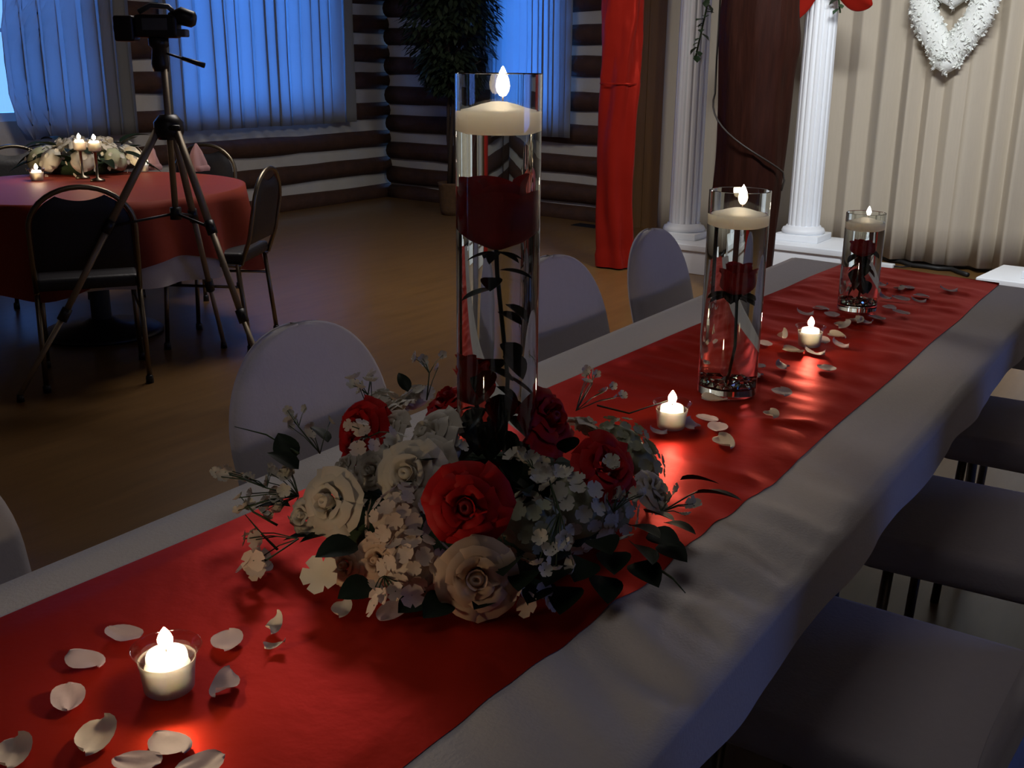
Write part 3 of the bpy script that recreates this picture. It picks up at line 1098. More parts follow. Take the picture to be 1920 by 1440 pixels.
whyd(735, 975, 0.085, 0.042, FL_P, CORE_P, 28)
whyd(770, 1060, 0.055, 0.042, FL_P, CORE_P, 28)
whyd(1100, 945, 0.085, 0.056, FL_W, CORE_G, 40)
whyd(1190, 820, 0.07, 0.054, FL_G, CORE_G, 34)
whyd(1000, 985, 0.085, 0.042, FL_G, CORE_G, 24)
whyd(1215, 850, 0.06, 0.048, FL_G, CORE_G, 22)
whyd(700, 752, 0.11, 0.034, FL_W, CORE_W, 18)
whyd(775, 738, 0.12, 0.030, FL_W, CORE_W, 14)
whyd(720, 850, 0.11, 0.034, FL_W, CORE_W, 16)
whyd(1165, 950, 0.065, 0.038, FL_W, CORE_G, 16)
whyd(830, 845, 0.11, 0.028, FL_W, CORE_W, 10)


def wspray(line, tips, scl=1.0, flm=None):
    spray(fr_, [wl_(*q) for q in line], [wl_(*q) for q in tips], rn_, scl=scl, flm=flm)


def jit(px, py, h, n, dx, dy, dh=0.01):
    return [(px + rn_.uniform(-dx, dx), py + rn_.uniform(-dy, dy), h + rn_.uniform(-dh, dh)) for _ in range(n)]


wspray([(560, 930, 0.05), (500, 915, 0.06), (420, 885, 0.065)], jit(425, 888, 0.065, 5, 22, 14) + jit(485, 930, 0.055, 14, 40, 34) + jit(525, 900, 0.06, 9, 28, 24) + jit(520, 960, 0.04, 8, 30, 26))
wspray([(600, 850, 0.07), (560, 800, 0.09), (540, 770, 0.10)], jit(575, 790, 0.09, 9, 45, 30), 0.9)
wspray([(700, 800, 0.10), (690, 740, 0.14), (660, 715, 0.15)], jit(665, 722, 0.15, 4, 18, 14) + jit(700, 712, 0.155, 3, 10, 10), 1.3)
wspray([(800, 750, 0.13), (805, 700, 0.16), (800, 680, 0.17)], jit(806, 682, 0.165, 6, 30, 18), 1.0)
wspray([(1080, 770, 0.09), (1110, 720, 0.10), (1112, 690, 0.11)], jit(1110, 700, 0.105, 4, 16, 18) + jit(1150, 735, 0.085, 4, 20, 14), 1.0)
wspray([(1000, 880, 0.12), (1030, 900, 0.12), (1050, 960, 0.11), (1030, 1040, 0.08)],
       jit(985, 855, 0.13, 5, 28, 12) + jit(1030, 890, 0.12, 8, 22, 40) + jit(1040, 1010, 0.09, 7, 26, 24) + jit(1030, 1060, 0.07, 4, 22, 16) + [(1075, 1060, 0.06)], 1.25)
wspray([(1150, 960, 0.08), (1180, 920, 0.09), (1195, 900, 0.095)], jit(1185, 915, 0.09, 8, 30, 22) + jit(1140, 900, 0.09, 6, 30, 20), 1.15)
wspray([(690, 820, 0.13), (660, 800, 0.14)], jit(690, 815, 0.15, 8, 45, 28), 0.9, FL_P)
wspray([(720, 1080, 0.04), (740, 1120, 0.03)], jit(735, 1120, 0.03, 7, 40, 22), 1.1, FL_P)
wspray([(560, 1010, 0.04), (500, 1050, 0.025), (470, 1065, 0.02)], jit(480, 1062, 0.02, 5, 30, 16) + [(460, 1010, 0.02), (480, 1012, 0.022), (470, 1000, 0.024)], 1.2, FL_P)
wspray([(960, 1080, 0.04), (985, 1110, 0.03), (995, 1130, 0.022)], [(965, 1105, 0.035), (985, 1115, 0.03), (990, 1135, 0.02), (1030, 1128, 0.02), (1020, 1108, 0.03)], 1.2, FL_P)
wspray([(1150, 860, 0.11), (1148, 866, 0.135)], [(1146, 868, 0.14), (1150, 874, 0.138)], 1.2)
wspray([(1240, 960, 0.04), (1290, 930, 0.04), (1310, 920, 0.04)], jit(1265, 940, 0.04, 7, 45, 30), 1.1)

# five-petalled blossom lying against the runner
SB = floret_mesh('star_blossom', M_WROSE, 0.027, 5, 0.5)
o = ob('star_blossom', SB, fr_)
place(o, wl_(602, 1078, 0.032), align((0.25, -0.7, 0.6)), 0.85)

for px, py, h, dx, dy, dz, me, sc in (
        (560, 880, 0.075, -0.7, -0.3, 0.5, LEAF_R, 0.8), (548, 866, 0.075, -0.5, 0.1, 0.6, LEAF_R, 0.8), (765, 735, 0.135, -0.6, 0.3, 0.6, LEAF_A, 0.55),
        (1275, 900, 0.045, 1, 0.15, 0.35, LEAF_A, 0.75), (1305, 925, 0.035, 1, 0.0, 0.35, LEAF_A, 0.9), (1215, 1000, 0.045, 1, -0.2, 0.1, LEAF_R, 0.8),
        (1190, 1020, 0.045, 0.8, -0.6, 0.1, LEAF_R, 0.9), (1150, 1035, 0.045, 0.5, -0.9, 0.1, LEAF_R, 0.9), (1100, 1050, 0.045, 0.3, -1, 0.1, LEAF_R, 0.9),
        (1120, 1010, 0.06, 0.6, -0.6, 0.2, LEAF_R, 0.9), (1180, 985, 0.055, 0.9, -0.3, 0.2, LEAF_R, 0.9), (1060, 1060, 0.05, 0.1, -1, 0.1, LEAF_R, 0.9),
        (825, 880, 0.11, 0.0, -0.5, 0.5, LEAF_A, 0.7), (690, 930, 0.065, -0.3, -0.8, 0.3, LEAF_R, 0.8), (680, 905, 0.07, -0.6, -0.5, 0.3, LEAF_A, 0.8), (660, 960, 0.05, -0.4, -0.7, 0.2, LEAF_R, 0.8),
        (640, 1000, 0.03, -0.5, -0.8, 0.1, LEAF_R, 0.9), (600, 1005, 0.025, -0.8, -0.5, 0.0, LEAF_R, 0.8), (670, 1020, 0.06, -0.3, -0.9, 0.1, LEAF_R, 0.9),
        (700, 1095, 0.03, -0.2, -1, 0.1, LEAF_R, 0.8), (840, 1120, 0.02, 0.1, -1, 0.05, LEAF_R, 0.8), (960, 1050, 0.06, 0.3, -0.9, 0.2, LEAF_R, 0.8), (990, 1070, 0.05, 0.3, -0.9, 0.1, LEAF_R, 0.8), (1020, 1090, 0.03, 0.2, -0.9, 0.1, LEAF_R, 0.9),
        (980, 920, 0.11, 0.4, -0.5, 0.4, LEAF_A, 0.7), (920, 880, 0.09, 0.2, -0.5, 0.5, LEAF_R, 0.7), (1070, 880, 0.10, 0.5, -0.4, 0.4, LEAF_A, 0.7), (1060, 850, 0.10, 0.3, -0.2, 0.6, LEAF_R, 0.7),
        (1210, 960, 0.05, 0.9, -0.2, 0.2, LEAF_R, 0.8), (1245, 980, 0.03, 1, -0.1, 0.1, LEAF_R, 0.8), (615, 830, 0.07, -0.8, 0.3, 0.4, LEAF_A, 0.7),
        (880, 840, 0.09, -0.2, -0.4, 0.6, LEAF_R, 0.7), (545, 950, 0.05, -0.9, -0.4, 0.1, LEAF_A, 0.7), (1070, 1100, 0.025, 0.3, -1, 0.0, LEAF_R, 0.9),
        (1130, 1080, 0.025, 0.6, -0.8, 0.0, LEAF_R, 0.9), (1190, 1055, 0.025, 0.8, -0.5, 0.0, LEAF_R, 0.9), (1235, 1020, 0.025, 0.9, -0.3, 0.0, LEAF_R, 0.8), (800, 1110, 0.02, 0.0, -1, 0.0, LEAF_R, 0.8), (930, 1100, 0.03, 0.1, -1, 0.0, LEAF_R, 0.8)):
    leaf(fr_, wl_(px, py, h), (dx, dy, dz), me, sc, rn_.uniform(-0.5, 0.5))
for line in ([(520, 985, 0.03), (475, 960, 0.05), (450, 930, 0.06)], [(520, 1030, 0.02), (490, 1000, 0.03), (460, 965, 0.045)],
             [(1240, 1070, 0.02), (1262, 1085, 0.02), (1285, 1112, 0.012)], [(1120, 760, 0.08), (1180, 775, 0.08), (1270, 745, 0.06)], [(560, 850, 0.09), (500, 815, 0.09), (440, 800, 0.09)]):
    MB().tube([wl_(*q) for q in line], [0.0018, 0.0014, 0.0006], 5).build('grass_blade', M_STEM, fr_)

# ------------------------------------------------------------------ vases


def flame_mesh():
    return MB().lathe([(0.0, 0.0), (0.0035, 0.0015), (0.0062, 0.007), (0.0072, 0.013), (0.0062, 0.021), (0.0036, 0.029), (0.0012, 0.035), (0.0, 0.037)], 14).mesh('flame', M_FLAME)


FLAME = flame_mesh()


def vase_set(key, loc, r, H, water, wax_t, flame_sc, labels, rough_base=False):
    """cylinder vase, its water and its floating candle"""
    lv, lw_, lc = labels
    t = thing('cylinder_vase', lv, 'vase', loc, 0, 'glass cylinder vases on the runner')
    ri = r - 0.0020
    bt = 0.016
    prof = [(0, 0.0), (r - 0.002, 0.0), (r, 0.002), (r, H - 0.001), (r - 0.0012, H), (ri + 0.0008, H), (ri, H - 0.0012), (ri, bt + 0.004), (ri - 0.004, bt), (0, bt)]
    flat(MB().lathe(prof, 96).build('glass_wall', M_GLASS, t), 25)
    # faceted clear marbles lying on the vase floor
    for k in range(9):
        a = k * 2 * PI / 8 if k < 8 else 0
        rr = (ri - 0.0165) if k < 8 else 0.0
        bm = bmesh.new()
        bmesh.ops.create_icosphere(bm, subdivisions=1, radius=0.0125)
        me = bpy.data.meshes.new('glass_gem')
        for q in bm.verts:
            q.co.z *= 0.62
        bm.to_mesh(me)
        bm.free()
        me.materials.append(M_BASEGL)
        g = ob('glass_gem', me, t)
        g.location = (rr * math.cos(a), rr * math.sin(a), bt + 0.009)
        g.rotation_euler = (0.2 * k, 0.3, k * 1.1)
    w = thing('vase_water', lw_, 'water', loc + Vector((0, 0, bt)), 0, 'water in the vases')
    rw = ri + 0.0006
    flat(MB().lathe([(0, -0.001), (rw - 0.004, -0.001), (rw, 0.004), (rw, water - bt), (0, water - bt)], 96).build('water_body', M_WATER, w), 25)
    c = thing('floating_candle', lc, 'candle', loc + Vector((0, 0, water)), 0, 'lit candles floating in the vases')
    rc = ri - 0.0025
    MB().lathe([(0, -wax_t), (rc * 0.62, -wax_t * 0.99), (rc * 0.86, -wax_t * 0.85), (rc * 0.97, -wax_t * 0.55), (rc, -wax_t * 0.25), (rc * 0.985, -0.0015), (rc * 0.95, 0.0008), (rc * 0.72, 0.0032), (rc * 0.45, 0.0075), (rc * 0.2, 0.0105), (rc * 0.08, 0.011), (0, 0.0108)], 48).build('wax', M_WAX, c)
    MB().tube([(0.006, 0, 0.0115), (0.006, 0.0004, 0.019)], 0.0009, 6).build('wick', M_WICK, c)
    f = ob('flame', FLAME, c)
    f.location = (0.006, 0, 0.0165)
    f.scale = (flame_sc * 1.25, flame_sc * 1.25, flame_sc)
    return t


V1 = VC
V2 = P(1362, 734, TZ)
V3 = P(1606, 580, TZ)
vase_set('a', V1, 0.0545, 0.590, 0.545, 0.029, 1.0, ('tall clear glass cylinder vase rising from the flower wreath', 'clear water filling the tallest glass vase', 'lit ivory candle floating in the tallest vase'))
vase_set('b', V2, 0.0560, 0.385, 0.342, 0.025, 0.98, ('medium clear glass cylinder vase holding one red rose', 'clear water in the medium glass vase', 'lit ivory candle floating in the medium vase'))
vase_set('c', V3, 0.0490, 0.250, 0.227, 0.022, 0.62, ('short clear glass cylinder vase near the end of the runner', 'clear water in the short glass vase', 'lit ivory candle floating in the short vase'))


def cup_petal(name, m, Rr, h, span, curl, seed):
    def g(s, t):
        u = (s - 0.5) * 2
        r_ = Rr * (0.12 + 0.88 * math.sin(PI / 2 * min(1, t * 2.3)) ** 0.75) * (1 - 0.30 * max(0, t - 0.5))
        r_ += curl * max(0, t - 0.78) * h * 0.9 + 0.004 * t * nz(u * 2 + seed, t * 2)
        th = u * span * (1 - 0.35 * max(0, t - 0.7) * abs(u) ** 2)
        z = h * t * (1 - 0.10 * u * u * t) - curl * max(0, t - 0.85) * h * 0.6
        return Vector((r_ * math.cos(th), r_ * math.sin(th), z))
    return MB().grid(g, 8, 8).mesh(name, m)


CUPS = [cup_petal('petal', M_SILKROSE, 0.018, 0.078, 1.2, 0.1, 1), cup_petal('petal', M_SILKROSE, 0.030, 0.082, 0.95, 0.25, 2), cup_petal('petal', M_SILKROSE, 0.041, 0.070, 0.80, 0.55, 3)]
CUPHEART = MB().lathe([(0, 0), (0.008, 0.004), (0.012, 0.03), (0.011, 0.06), (0.006, 0.072), (0.0, 0.066)], 14, wob=lambda a, z, r: r * (1 + 0.12 * math.sin(2 * a + z * 90))).mesh('heart', M_SILKROSE)


def cup_bloom(parent, loc, n, sc, rnd):
    o = ob('bloom', CUPHEART, parent)
    place(o, loc, align(n, 0.3), sc)
    for k, cnt in enumerate((3, 4, 5)):
        for i in range(cnt):
            p = ob('petal', CUPS[k], o)
            p.rotation_euler = (rnd.uniform(-0.04, 0.04), rnd.uniform(-0.05, 0.05), 2 * PI * i / cnt + k * 0.6 + rnd.uniform(-0.1, 0.1))
            p.scale = (1, 1, rnd.uniform(0.92, 1.05))
    return o


def sunk_rose(label, base, bloom, sc, leaves, rings=(3, 4, 5), n=(0, 0, 1), stem=None):
    base = Vector(base)
    t = thing('submerged_rose', label, 'rose', base, 0, 'silk roses sunk in the vases')
    bloom = Vector(bloom)
    pts = stem or [Vector((0, 0, 0.022)), bloom * 0.5 + Vector((0.004, 0.003, 0.0)), bloom]
    MB().tube(pts, 0.0022, 6).build('stem', M_STEM, t)
    rnd = random.Random(hash(label) % 100 if False else len(label))
    cup_bloom(t, bloom, n, sc, rnd)
    # green sepals under the bloom
    for k in range(5):
        a = 2 * PI * k / 5
        o = ob('sepal', LEAF_A, t)
        place(o, bloom + Vector((0, 0, -0.004)), Vector((math.cos(a), math.sin(a), -0.15)).to_track_quat('Y', 'Z'), 0.38 * (sc[0] if hasattr(sc, '__len__') else sc))
    for p, d, me, s_ in leaves:
        leaf(t, p, d, me, s_)
    return t


sunk_rose('red silk rose under the candle in the tallest vase', V1 + Vector((-0.004, 0, 0.0)), (0.002, 0.0, 0.372), (1.08, 1.08, 1.14),
          [((-0.002, 0.0, 0.335), (0.3, -0.6, -0.25), LEAF_R, 0.5), ((0.0, 0.0, 0.32), (-0.8, -0.55, -0.35), LEAF_R, 0.62), ((0.004, 0.002, 0.345), (0.85, 0.3, -0.05), LEAF_A, 0.5),
           ((0.004, 0, 0.29), (0.8, 0.1, -0.3), LEAF_R, 0.55), ((0.012, 0.0, 0.25), (0.7, -0.2, -0.5), LEAF_R, 0.6), ((0.010, 0.004, 0.30), (0.8, 0.3, -0.6), LEAF_R, 0.6)],
          stem=[Vector((0.012, 0.0, 0.022)), Vector((0.014, 0.004, 0.2)), Vector((0.002, 0.002, 0.34)), Vector((0.002, 0.0, 0.372))])
sunk_rose('lower red silk rose among leaves in the tallest vase', V1 + Vector((-0.012, -0.008, 0)), (-0.008, 0.002, 0.160), (0.62, 0.62, 0.90),
          [((0.010, -0.006, 0.215), (0.8, 0.2, -0.3), LEAF_R, 0.55), ((0.016, 0.0, 0.19), (0.7, 0.3, -0.6), LEAF_R, 0.6), ((0.012, -0.012, 0.17), (0.6, -0.1, -0.7), LEAF_R, 0.65), ((0.010, -0.004, 0.15), (0.7, -0.3, -0.8), LEAF_A, 0.6),
           ((0.0, -0.012, 0.14), (0.2, -0.3, -0.9), LEAF_R, 0.8), ((0.02, 0.0, 0.13), (0.5, 0.0, -0.9), LEAF_R, 0.8), ((-0.012, -0.004, 0.15), (-0.4, 0.0, -0.9), LEAF_R, 0.7), ((0.012, 0.006, 0.09), (0.5, 0.1, -0.9), LEAF_R, 0.7), ((-0.004, 0.0, 0.08), (-0.3, -0.3, -0.9), LEAF_R, 0.7)]
          + [((0.010 + 0.012 * math.cos(k * 2.4), 0.006 + 0.012 * math.sin(k * 2.4), 0.235 - 0.011 * k), (math.cos(k * 2.4), math.sin(k * 2.4), -0.9), LEAF_R, 0.72) for k in range(17)],
          n=(-0.2, -0.15, 0.95), stem=[Vector((0.004, 0.0, 0.022)), Vector((0.004, 0.004, 0.1)), Vector((-0.008, 0.002, 0.160))])
sunk_rose('red silk rose above a collar of leaves in the medium vase', V2 + Vector((0, 0, 0)), (0.006, 0.0, 0.190), (0.62, 0.62, 0.78),
          [((0, 0, 0.196), (math.cos(k * 1.25), math.sin(k * 1.25), -0.15 - 0.12 * (k % 3)), LEAF_R, 0.66 + 0.05 * (k % 2)) for k in range(10)])
sunk_rose('small red silk rose in dense leaves in the short vase', V3, (0.0, 0, 0.140), (0.58, 0.58, 0.55),
          [((math.cos(k) * 0.006, math.sin(k) * 0.006, 0.158 - 0.006 * k), (math.cos(k * 1.9), math.sin(k * 1.9), -0.5 - 0.08 * k), LEAF_R, 0.62) for k in range(16)])

# ------------------------------------------------------------------ votives


def make_votive():
    t = thing('votive_candle', '', 'candle')
    prof = [(0, 0), (0.0225, 0), (0.0245, 0.002), (0.0268, 0.026), (0.0282, 0.034), (0.0268, 0.034), (0.0252, 0.026), (0.0232, 0.004), (0, 0.003)]
    MB().lathe(prof, 40).build('cup', M_FROST, t)
    prof = [(0.0282, 0.034), (0.0300, 0.040), (0.0335, 0.0445), (0.0348, 0.0462), (0.0340, 0.0470), (0.0322, 0.0455), (0.0288, 0.041), (0.0268, 0.034)]
    MB().lathe(prof, 40).build('rim', M_THIN, t)
    MB().lathe([(0, 0.0035), (0.0215, 0.004), (0.0222, 0.026), (0.0205, 0.030), (0.0200, 0.0375), (0.0190, 0.0405), (0.0155, 0.042), (0.006, 0.0415), (0, 0.0412)], 36).build('wax', M_WAX, t)
    MB().tube([(0, 0, 0.041), (0.0004, 0, 0.047)], 0.0009, 6).build('wick', M_WICK, t)
    f = ob('flame', FLAME, t)
    f.location = (0, 0, 0.0455)
    f.scale = (1.05, 1.05, 0.62)
    return t


vot = make_votive()
VOTS = [(318, 1290, 'lit votive in a flared cup ringed by loose petals apart from the vases'),
        (1258, 801, 'lit votive in a flared cup between the wreath and medium vase'),
        (1517, 648, 'lit votive in a flared cup between the medium and short vases')]
for i, (px, py, lab) in enumerate(VOTS):
    o = vot if i == 0 else copy_tree(vot)
    o.location = P(px, py, TZ)
    o['label'] = lab
    o['group'] = 'votive candles on the runner'
    if i:
        o.scale = (0.98, 0.98, 0.98)

# ------------------------------------------------------------------ loose petals


def loose_petal(name, m, seed, L=0.042, w=0.034, cup=0.010, twist=0.0):
    def g(s, t):
        u = (s - 0.5) * 2
        tt = 0.5 - 0.5 * math.cos(PI * t)
        prof = max(0.03, math.sqrt(max(0.0, 1 - (2 * tt - 1) ** 2)) * (0.80 + 0.35 * tt))
        x = u * w * 0.5 * prof
        y = L * (tt - 0.5)
        z = cup * (abs(u) ** 2 * 0.5 * prof * (0.5 + 0.5 * math.sin(seed)) + (2 * tt - 1) ** 2 * (0.5 + 0.4 * math.cos(seed * 1.7)))
        z += 0.0022 * nz(u * 1.6 + seed, tt * 2.5) + twist * 0.03 * u * (tt - 0.5)
        return Vector((x * (1 + 0.10 * nz(tt * 2.5, seed)), y + 0.003 * nz(u * 1.5, seed + 3), z + 0.003))
    return solid_mesh(MB().grid(g, 8, 10), name, m)


def solid_mesh(b, name, m):
    zmin = min(v.z for v in b.v)
    for v in b.v:
        v.z += -zmin + 0.0006
    return b.mesh(name, m)


PET = [loose_petal('silk_petal', M_PETAL, 1.0, 0.046, 0.034, 0.005), loose_petal('silk_petal', M_PETAL2, 2.6, 0.046, 0.032, 0.011, 0.25),
       loose_petal('silk_petal', M_PETAL, 4.1, 0.046, 0.028, 0.008, -0.3), loose_petal('silk_petal', M_PETAL, 5.7, 0.048, 0.036, 0.004, 0.12),
       loose_petal('silk_petal', M_PETAL2, 7.3, 0.040, 0.020, 0.010, 0.4)]
LOOK = ('smooth blush', 'creased cream', 'narrow cupped blush', 'broad flat blush', 'tightly curled cream')
G1 = ('loose silk petal by the votive apart from the vases', 'petals around the solitary votive')
G2 = ('loose silk petal by the medium vase and the wreath votive', 'petals around the medium vase')
G3 = ('loose silk petal on the runner between medium and short vases', 'petals between the medium and short vase')
G4 = ('loose silk petal at the foot of the short vase', 'petals around the short vase')
pr = random.Random(4)
for grp, lst in ((G1, [(232, 1192, -50, 0, 1.0), (157, 1240, -55, 3, 1.0), (128, 1312, 80, 0, 1.0), (425, 1204, 80, 3, 0.95), (420, 1291, 70, 2, 1.0), (178, 1388, 60, 1, 1.1), (316, 1398, -60, 3, 1.0), (24, 1418, 70, 1, 1.0), (258, 1434, -40, 0, 1.0), (514, 1180, 75, 4, 0.9), (516, 1215, 0, 4, 0.6), (640, 1146, 70, 1, 0.75), (735, 1150, 30, 0, 1.0), (490, 1072, 60, 2, 0.9), (375, 1440, 20, 0, 1.0)]),
                 (G2, [(1345, 804, 60, 0, 1.1), (1298, 802, 70, 2, 1.1), (1326, 787, 110, 0, 0.95), (1358, 833, 80, 1, 1.1), (1340, 752, 130, 1, 1.1), (1446, 780, 65, 1, 0.9), (1466, 737, 70, 3, 1.1), (1236, 812, 100, 2, 0.8)]),
                 (G3, [(1468, 690, 75, 2, 1.0), (1550, 693, 75, 0, 1.15), (1466, 634, 40, 4, 1.2), (1434, 646, 80, 0, 1.0), (1488, 661, 100, 1, 1.15), (1528, 664, 95, 2, 1.2), (1540, 640, 70, 3, 1.1), (1570, 632, 95, 1, 1.1), (1577, 649, 100, 2, 1.1), (1418, 688, 90, 0, 1.0), (1420, 706, 80, 2, 0.9)]),
                 (G4, [(1578, 612, 40, 1, 1.2), (1605, 604, 60, 1, 1.2), (1560, 592, 80, 0, 1.1), (1510, 590, 90, 2, 1.1), (1540, 580, 80, 3, 1.1), (1645, 598, 80, 0, 1.1), (1625, 606, 90, 2, 1.0), (1662, 560, 70, 2, 1.1), (1690, 562, 95, 0, 1.2), (1685, 543, 50, 1, 1.0), (1704, 541, 60, 0, 1.0), (1728, 556, 80, 3, 1.1), (1722, 566, 90, 2, 1.0), (1690, 588, 80, 0, 1.1), (1655, 536, 80, 2, 1.0), (1778, 546, 90, 2, 1.2), (1600, 560, 20, 0, 1.0), (1640, 548, 50, 1, 1.0), (1668, 578, 70, 3, 1.0)])):
    for px, py, rot, k, sc in lst:
        o = ob('silk_petal', PET[k])
        c = P(px, py, TZ)
        o.location = (c.x, c.y, TZ + 0.0005)
        o.rotation_euler = (pr.uniform(-0.06, 0.06), pr.uniform(-0.06, 0.06), R(rot - 33 + pr.uniform(-12, 12)))
        o.scale = (sc, sc, sc)
        tag(o, LOOK[k] + ' ' + grp[0], 'petal', grp[1])

# ------------------------------------------------------------------ white covered chairs


def make_covered():
    """chair under a white stretch cover; faces +X, seat centre at the origin"""
    t = thing('covered_chair', '', 'chair')
    w = 0.215

    def slab(front):
        def g(s, tt):
            a = (s - 0.5) * 2
            # outline: straight sides, round top
            ph = max(0.0, (tt - 0.35) / 0.65) * PI / 2
            z = 0.47 + 0.22 * min(1.0, tt / 0.35) + 0.20 * math.sin(ph)
            lim = w * math.cos(ph) ** 0.85 if ph < PI / 2 - 1e-4 else 0.0
            y = a * max(lim, 0.002)
            x = -0.205 - 0.10 * (z - 0.47) / 0.42
            bulge = 0.022 * math.sqrt(max(0, 1 - a * a)) ** 0.6 * max(0.05, math.cos(ph)) ** 0.5
            return Vector((x + (bulge if front else -bulge - 0.012), y, z + 0.004 * nz(a * 2, 3)))
        return g
    b = MB()
    NU, NV = 22, 22
    n0 = (NU + 1) * (NV + 1)
    b.grid(slab(True), NU, NV)
    b.grid(slab(False), NU, NV)
    ix = lambda i, j: i * (NV + 1) + j
    for j in range(NV):
        b.f.append((ix(0, j), ix(0, j + 1), n0 + ix(0, j + 1), n0 + ix(0, j)))
        b.f.append((ix(NU, j + 1), ix(NU, j), n0 + ix(NU, j), n0 + ix(NU, j + 1)))
    for i in range(NU):
        b.f.append((ix(i, NV), ix(i + 1, NV), n0 + ix(i + 1, NV), n0 + ix(i, NV)))
        b.f.append((ix(i + 1, 0), ix(i, 0), n0 + ix(i, 0), n0 + ix(i + 1, 0)))
    b.build('back_cover', M_COVER, t)
    s = MB().box(-0.205, 0.215, -0.215, 0.215, 0.405, 0.475, 0.022)
    for v in s.v:
        if v.z > 0.44:
            v.z += 0.012 * (1 - (v.x / 0.25) ** 2) * (1 - (v.y / 0.25) ** 2)
    s.build('seat_cover', M_COVER, t)

    def rear(s_, tt):
        y = (s_ - 0.5) * 2 * (0.217 + 0.05 * tt)
        z = 0.47 - 0.44 * tt
        return Vector((-0.235 - 0.06 * tt + 0.012 * math.sin(s_ * 19) * tt, y, z))
    MB().grid(rear, 30, 8).build('rear_skirt', M_COVER, t)
    for sx in (-1, 1):
        for sy in (-1, 1):
            MB().tube([(0.17 * sx - 0.01, 0.18 * sy, 0.41), (0.19 * sx - 0.01, 0.195 * sy, 0.0)], 0.011, 8).build('leg', M_CHROME, t)
    return t


cc = make_covered()
left_chairs = [(-1.10, 0.56, 'white covered chair tucked in beyond the votive without vases'), (-1.10, 1.42, 'white covered chair across the table behind the flower wreath'),
               (-1.10, 2.32, 'white covered chair tucked in opposite the medium vase'), (-1.10, 2.93, 'white covered chair tucked in nearest the red drape')]
for i, (x, y, lab) in enumerate(left_chairs):
    o = cc if i == 0 else copy_tree(cc)
    o.location = (x, y, 0)
    o.rotation_euler = (0, 0, R((-3, 2, -2, 3)[i]))
    o['label'] = lab
    o['group'] = 'covered chairs on the window side'
right_chairs = [(-0.27, 0.78, 'white covered chair on the aisle side beside the votive without vases'), (-0.325, 1.51, 'white covered chair on the aisle side beside the flower wreath'), (-0.27, 2.22, 'white covered chair on the aisle side beside the medium vase'), (-0.27, 2.95, 'white covered chair on the aisle side beside the short vase')]
for i, (x, y, lab) in enumerate(right_chairs):
    o = copy_tree(cc)
    o.location = (x, y, 0)
    o.rotation_euler = (0, 0, PI + R((2, -2, 1, -1)[i]))
    o['label'] = lab
    o['group'] = 'covered chairs on the aisle side'

# ------------------------------------------------------------------ round table with its cloths
RT = Vector((-4.75, 3.36, 0))
rt = thing('round_table', 'round pedestal table under red and white cloths', 'table', RT)
MB().lathe([(0, 0.715), (0.74, 0.715), (0.75, 0.722), (0.75, 0.738), (0.74, 0.742), (0, 0.742)], 64).build('tabletop', M_TABLEW, rt)
MB().lathe([(0, 0.02), (0.05, 0.02), (0.05, 0.715), (0, 0.715)], 24).build('pedestal', M_DGREY, rt)
MB().lathe([(0, 0), (0.30, 0), (0.305, 0.012), (0.28, 0.03), (0.10, 0.055), (0.06, 0.08), (0, 0.08)], 40).build('base', M_BLACK, rt)


def round_cloth(r0, z0, dropf, flare, folds, seed, m, name, parent):
    b = MB()
    seg = 160
    rings = [0.0, 0.3, 0.6, 0.85, 0.97, 1.0]
    v, f = [], []
    nd = 9
    for i in range(seg):
        a = 2 * PI * i / seg
        for q in rings:
            v.append(Vector((r0 * q * math.cos(a), r0 * q * math.sin(a), z0)))
        d = dropf(a)
        for k in range(1, nd + 1):
            tt = k / nd
            fo = (math.sin(a * folds + 2 * nz(math.cos(a) * 2, math.sin(a) * 2, seed)) * 0.030 + 0.03 * nz(math.cos(a) * 4, math.sin(a) * 4, seed)) * tt ** 0.8
            rr = r0 + 0.006 + flare * tt + fo + 0.012 * tt
            v.append(Vector((rr * math.cos(a), rr * math.sin(a), z0 - 0.006 - d * tt)))
    n = len(rings) + nd
    for i in range(seg):
        j = (i + 1) % seg
        for k in range(n - 1):
            if k == 0:
                continue
            f.append((i * n + k, i * n + k + 1, j * n + k + 1, j * n + k))
        f.append((i * n, i * n + 1, j * n + 1))
    return b.add(v, f).build(name, m, parent)


wc = thing('round_tablecloth', 'white round undercloth showing below the red overlay', 'tablecloth', RT)
round_cloth(0.757, 0.748, lambda a: 0.37, 0.02, 13, 2.0, M_CLOTH, 'cloth', wc)
ov = thing('table_overlay', 'red overlay cloth on the round table', 'tablecloth', RT)
round_cloth(0.768, 0.756, lambda a: 0.33 + 0.08 * math.cos(4 * (a - 0.62)), 0.035, 13, 2.0, M_OVERLAY, 'cloth', ov)

# centrepiece on the round table
RZ = 0.757
cpz = P(165, 322, RZ)
ct = thing('table_centrepiece', 'low white and green flower centrepiece on the round table', 'flower arrangement', cpz)
MB().lathe([(0, 0), (0.16, 0), (0.19, 0.03), (0.15, 0.06), (0, 0.07)], 28).build('foam_dish', M_FOAM, ct)
r3 = random.Random(8)
ct.scale = (1.2, 1.2, 1.35)
for k in range(9):
    a = k * 2 * PI / 9
    p = Vector((0.21 * math.cos(a), 0.21 * math.sin(a), 0.055))
    hydrangea(ct, p, (math.cos(a), math.sin(a), 0.9), 0.075, FL_W, CORE_W if k % 3 else CORE_G, 12, r3, 0.8)
for k in range(5):
    a = k * 2 * PI / 5 + 0.5
    p = Vector((0.10 * math.cos(a), 0.10 * math.sin(a), 0.10))
    rose('white_rose', ct, p, (math.cos(a) * 0.5, math.sin(a) * 0.5, 0.9), 1.2, PS_WHITE, BUD_W, (3, 4, 5, 0), 0, r3)
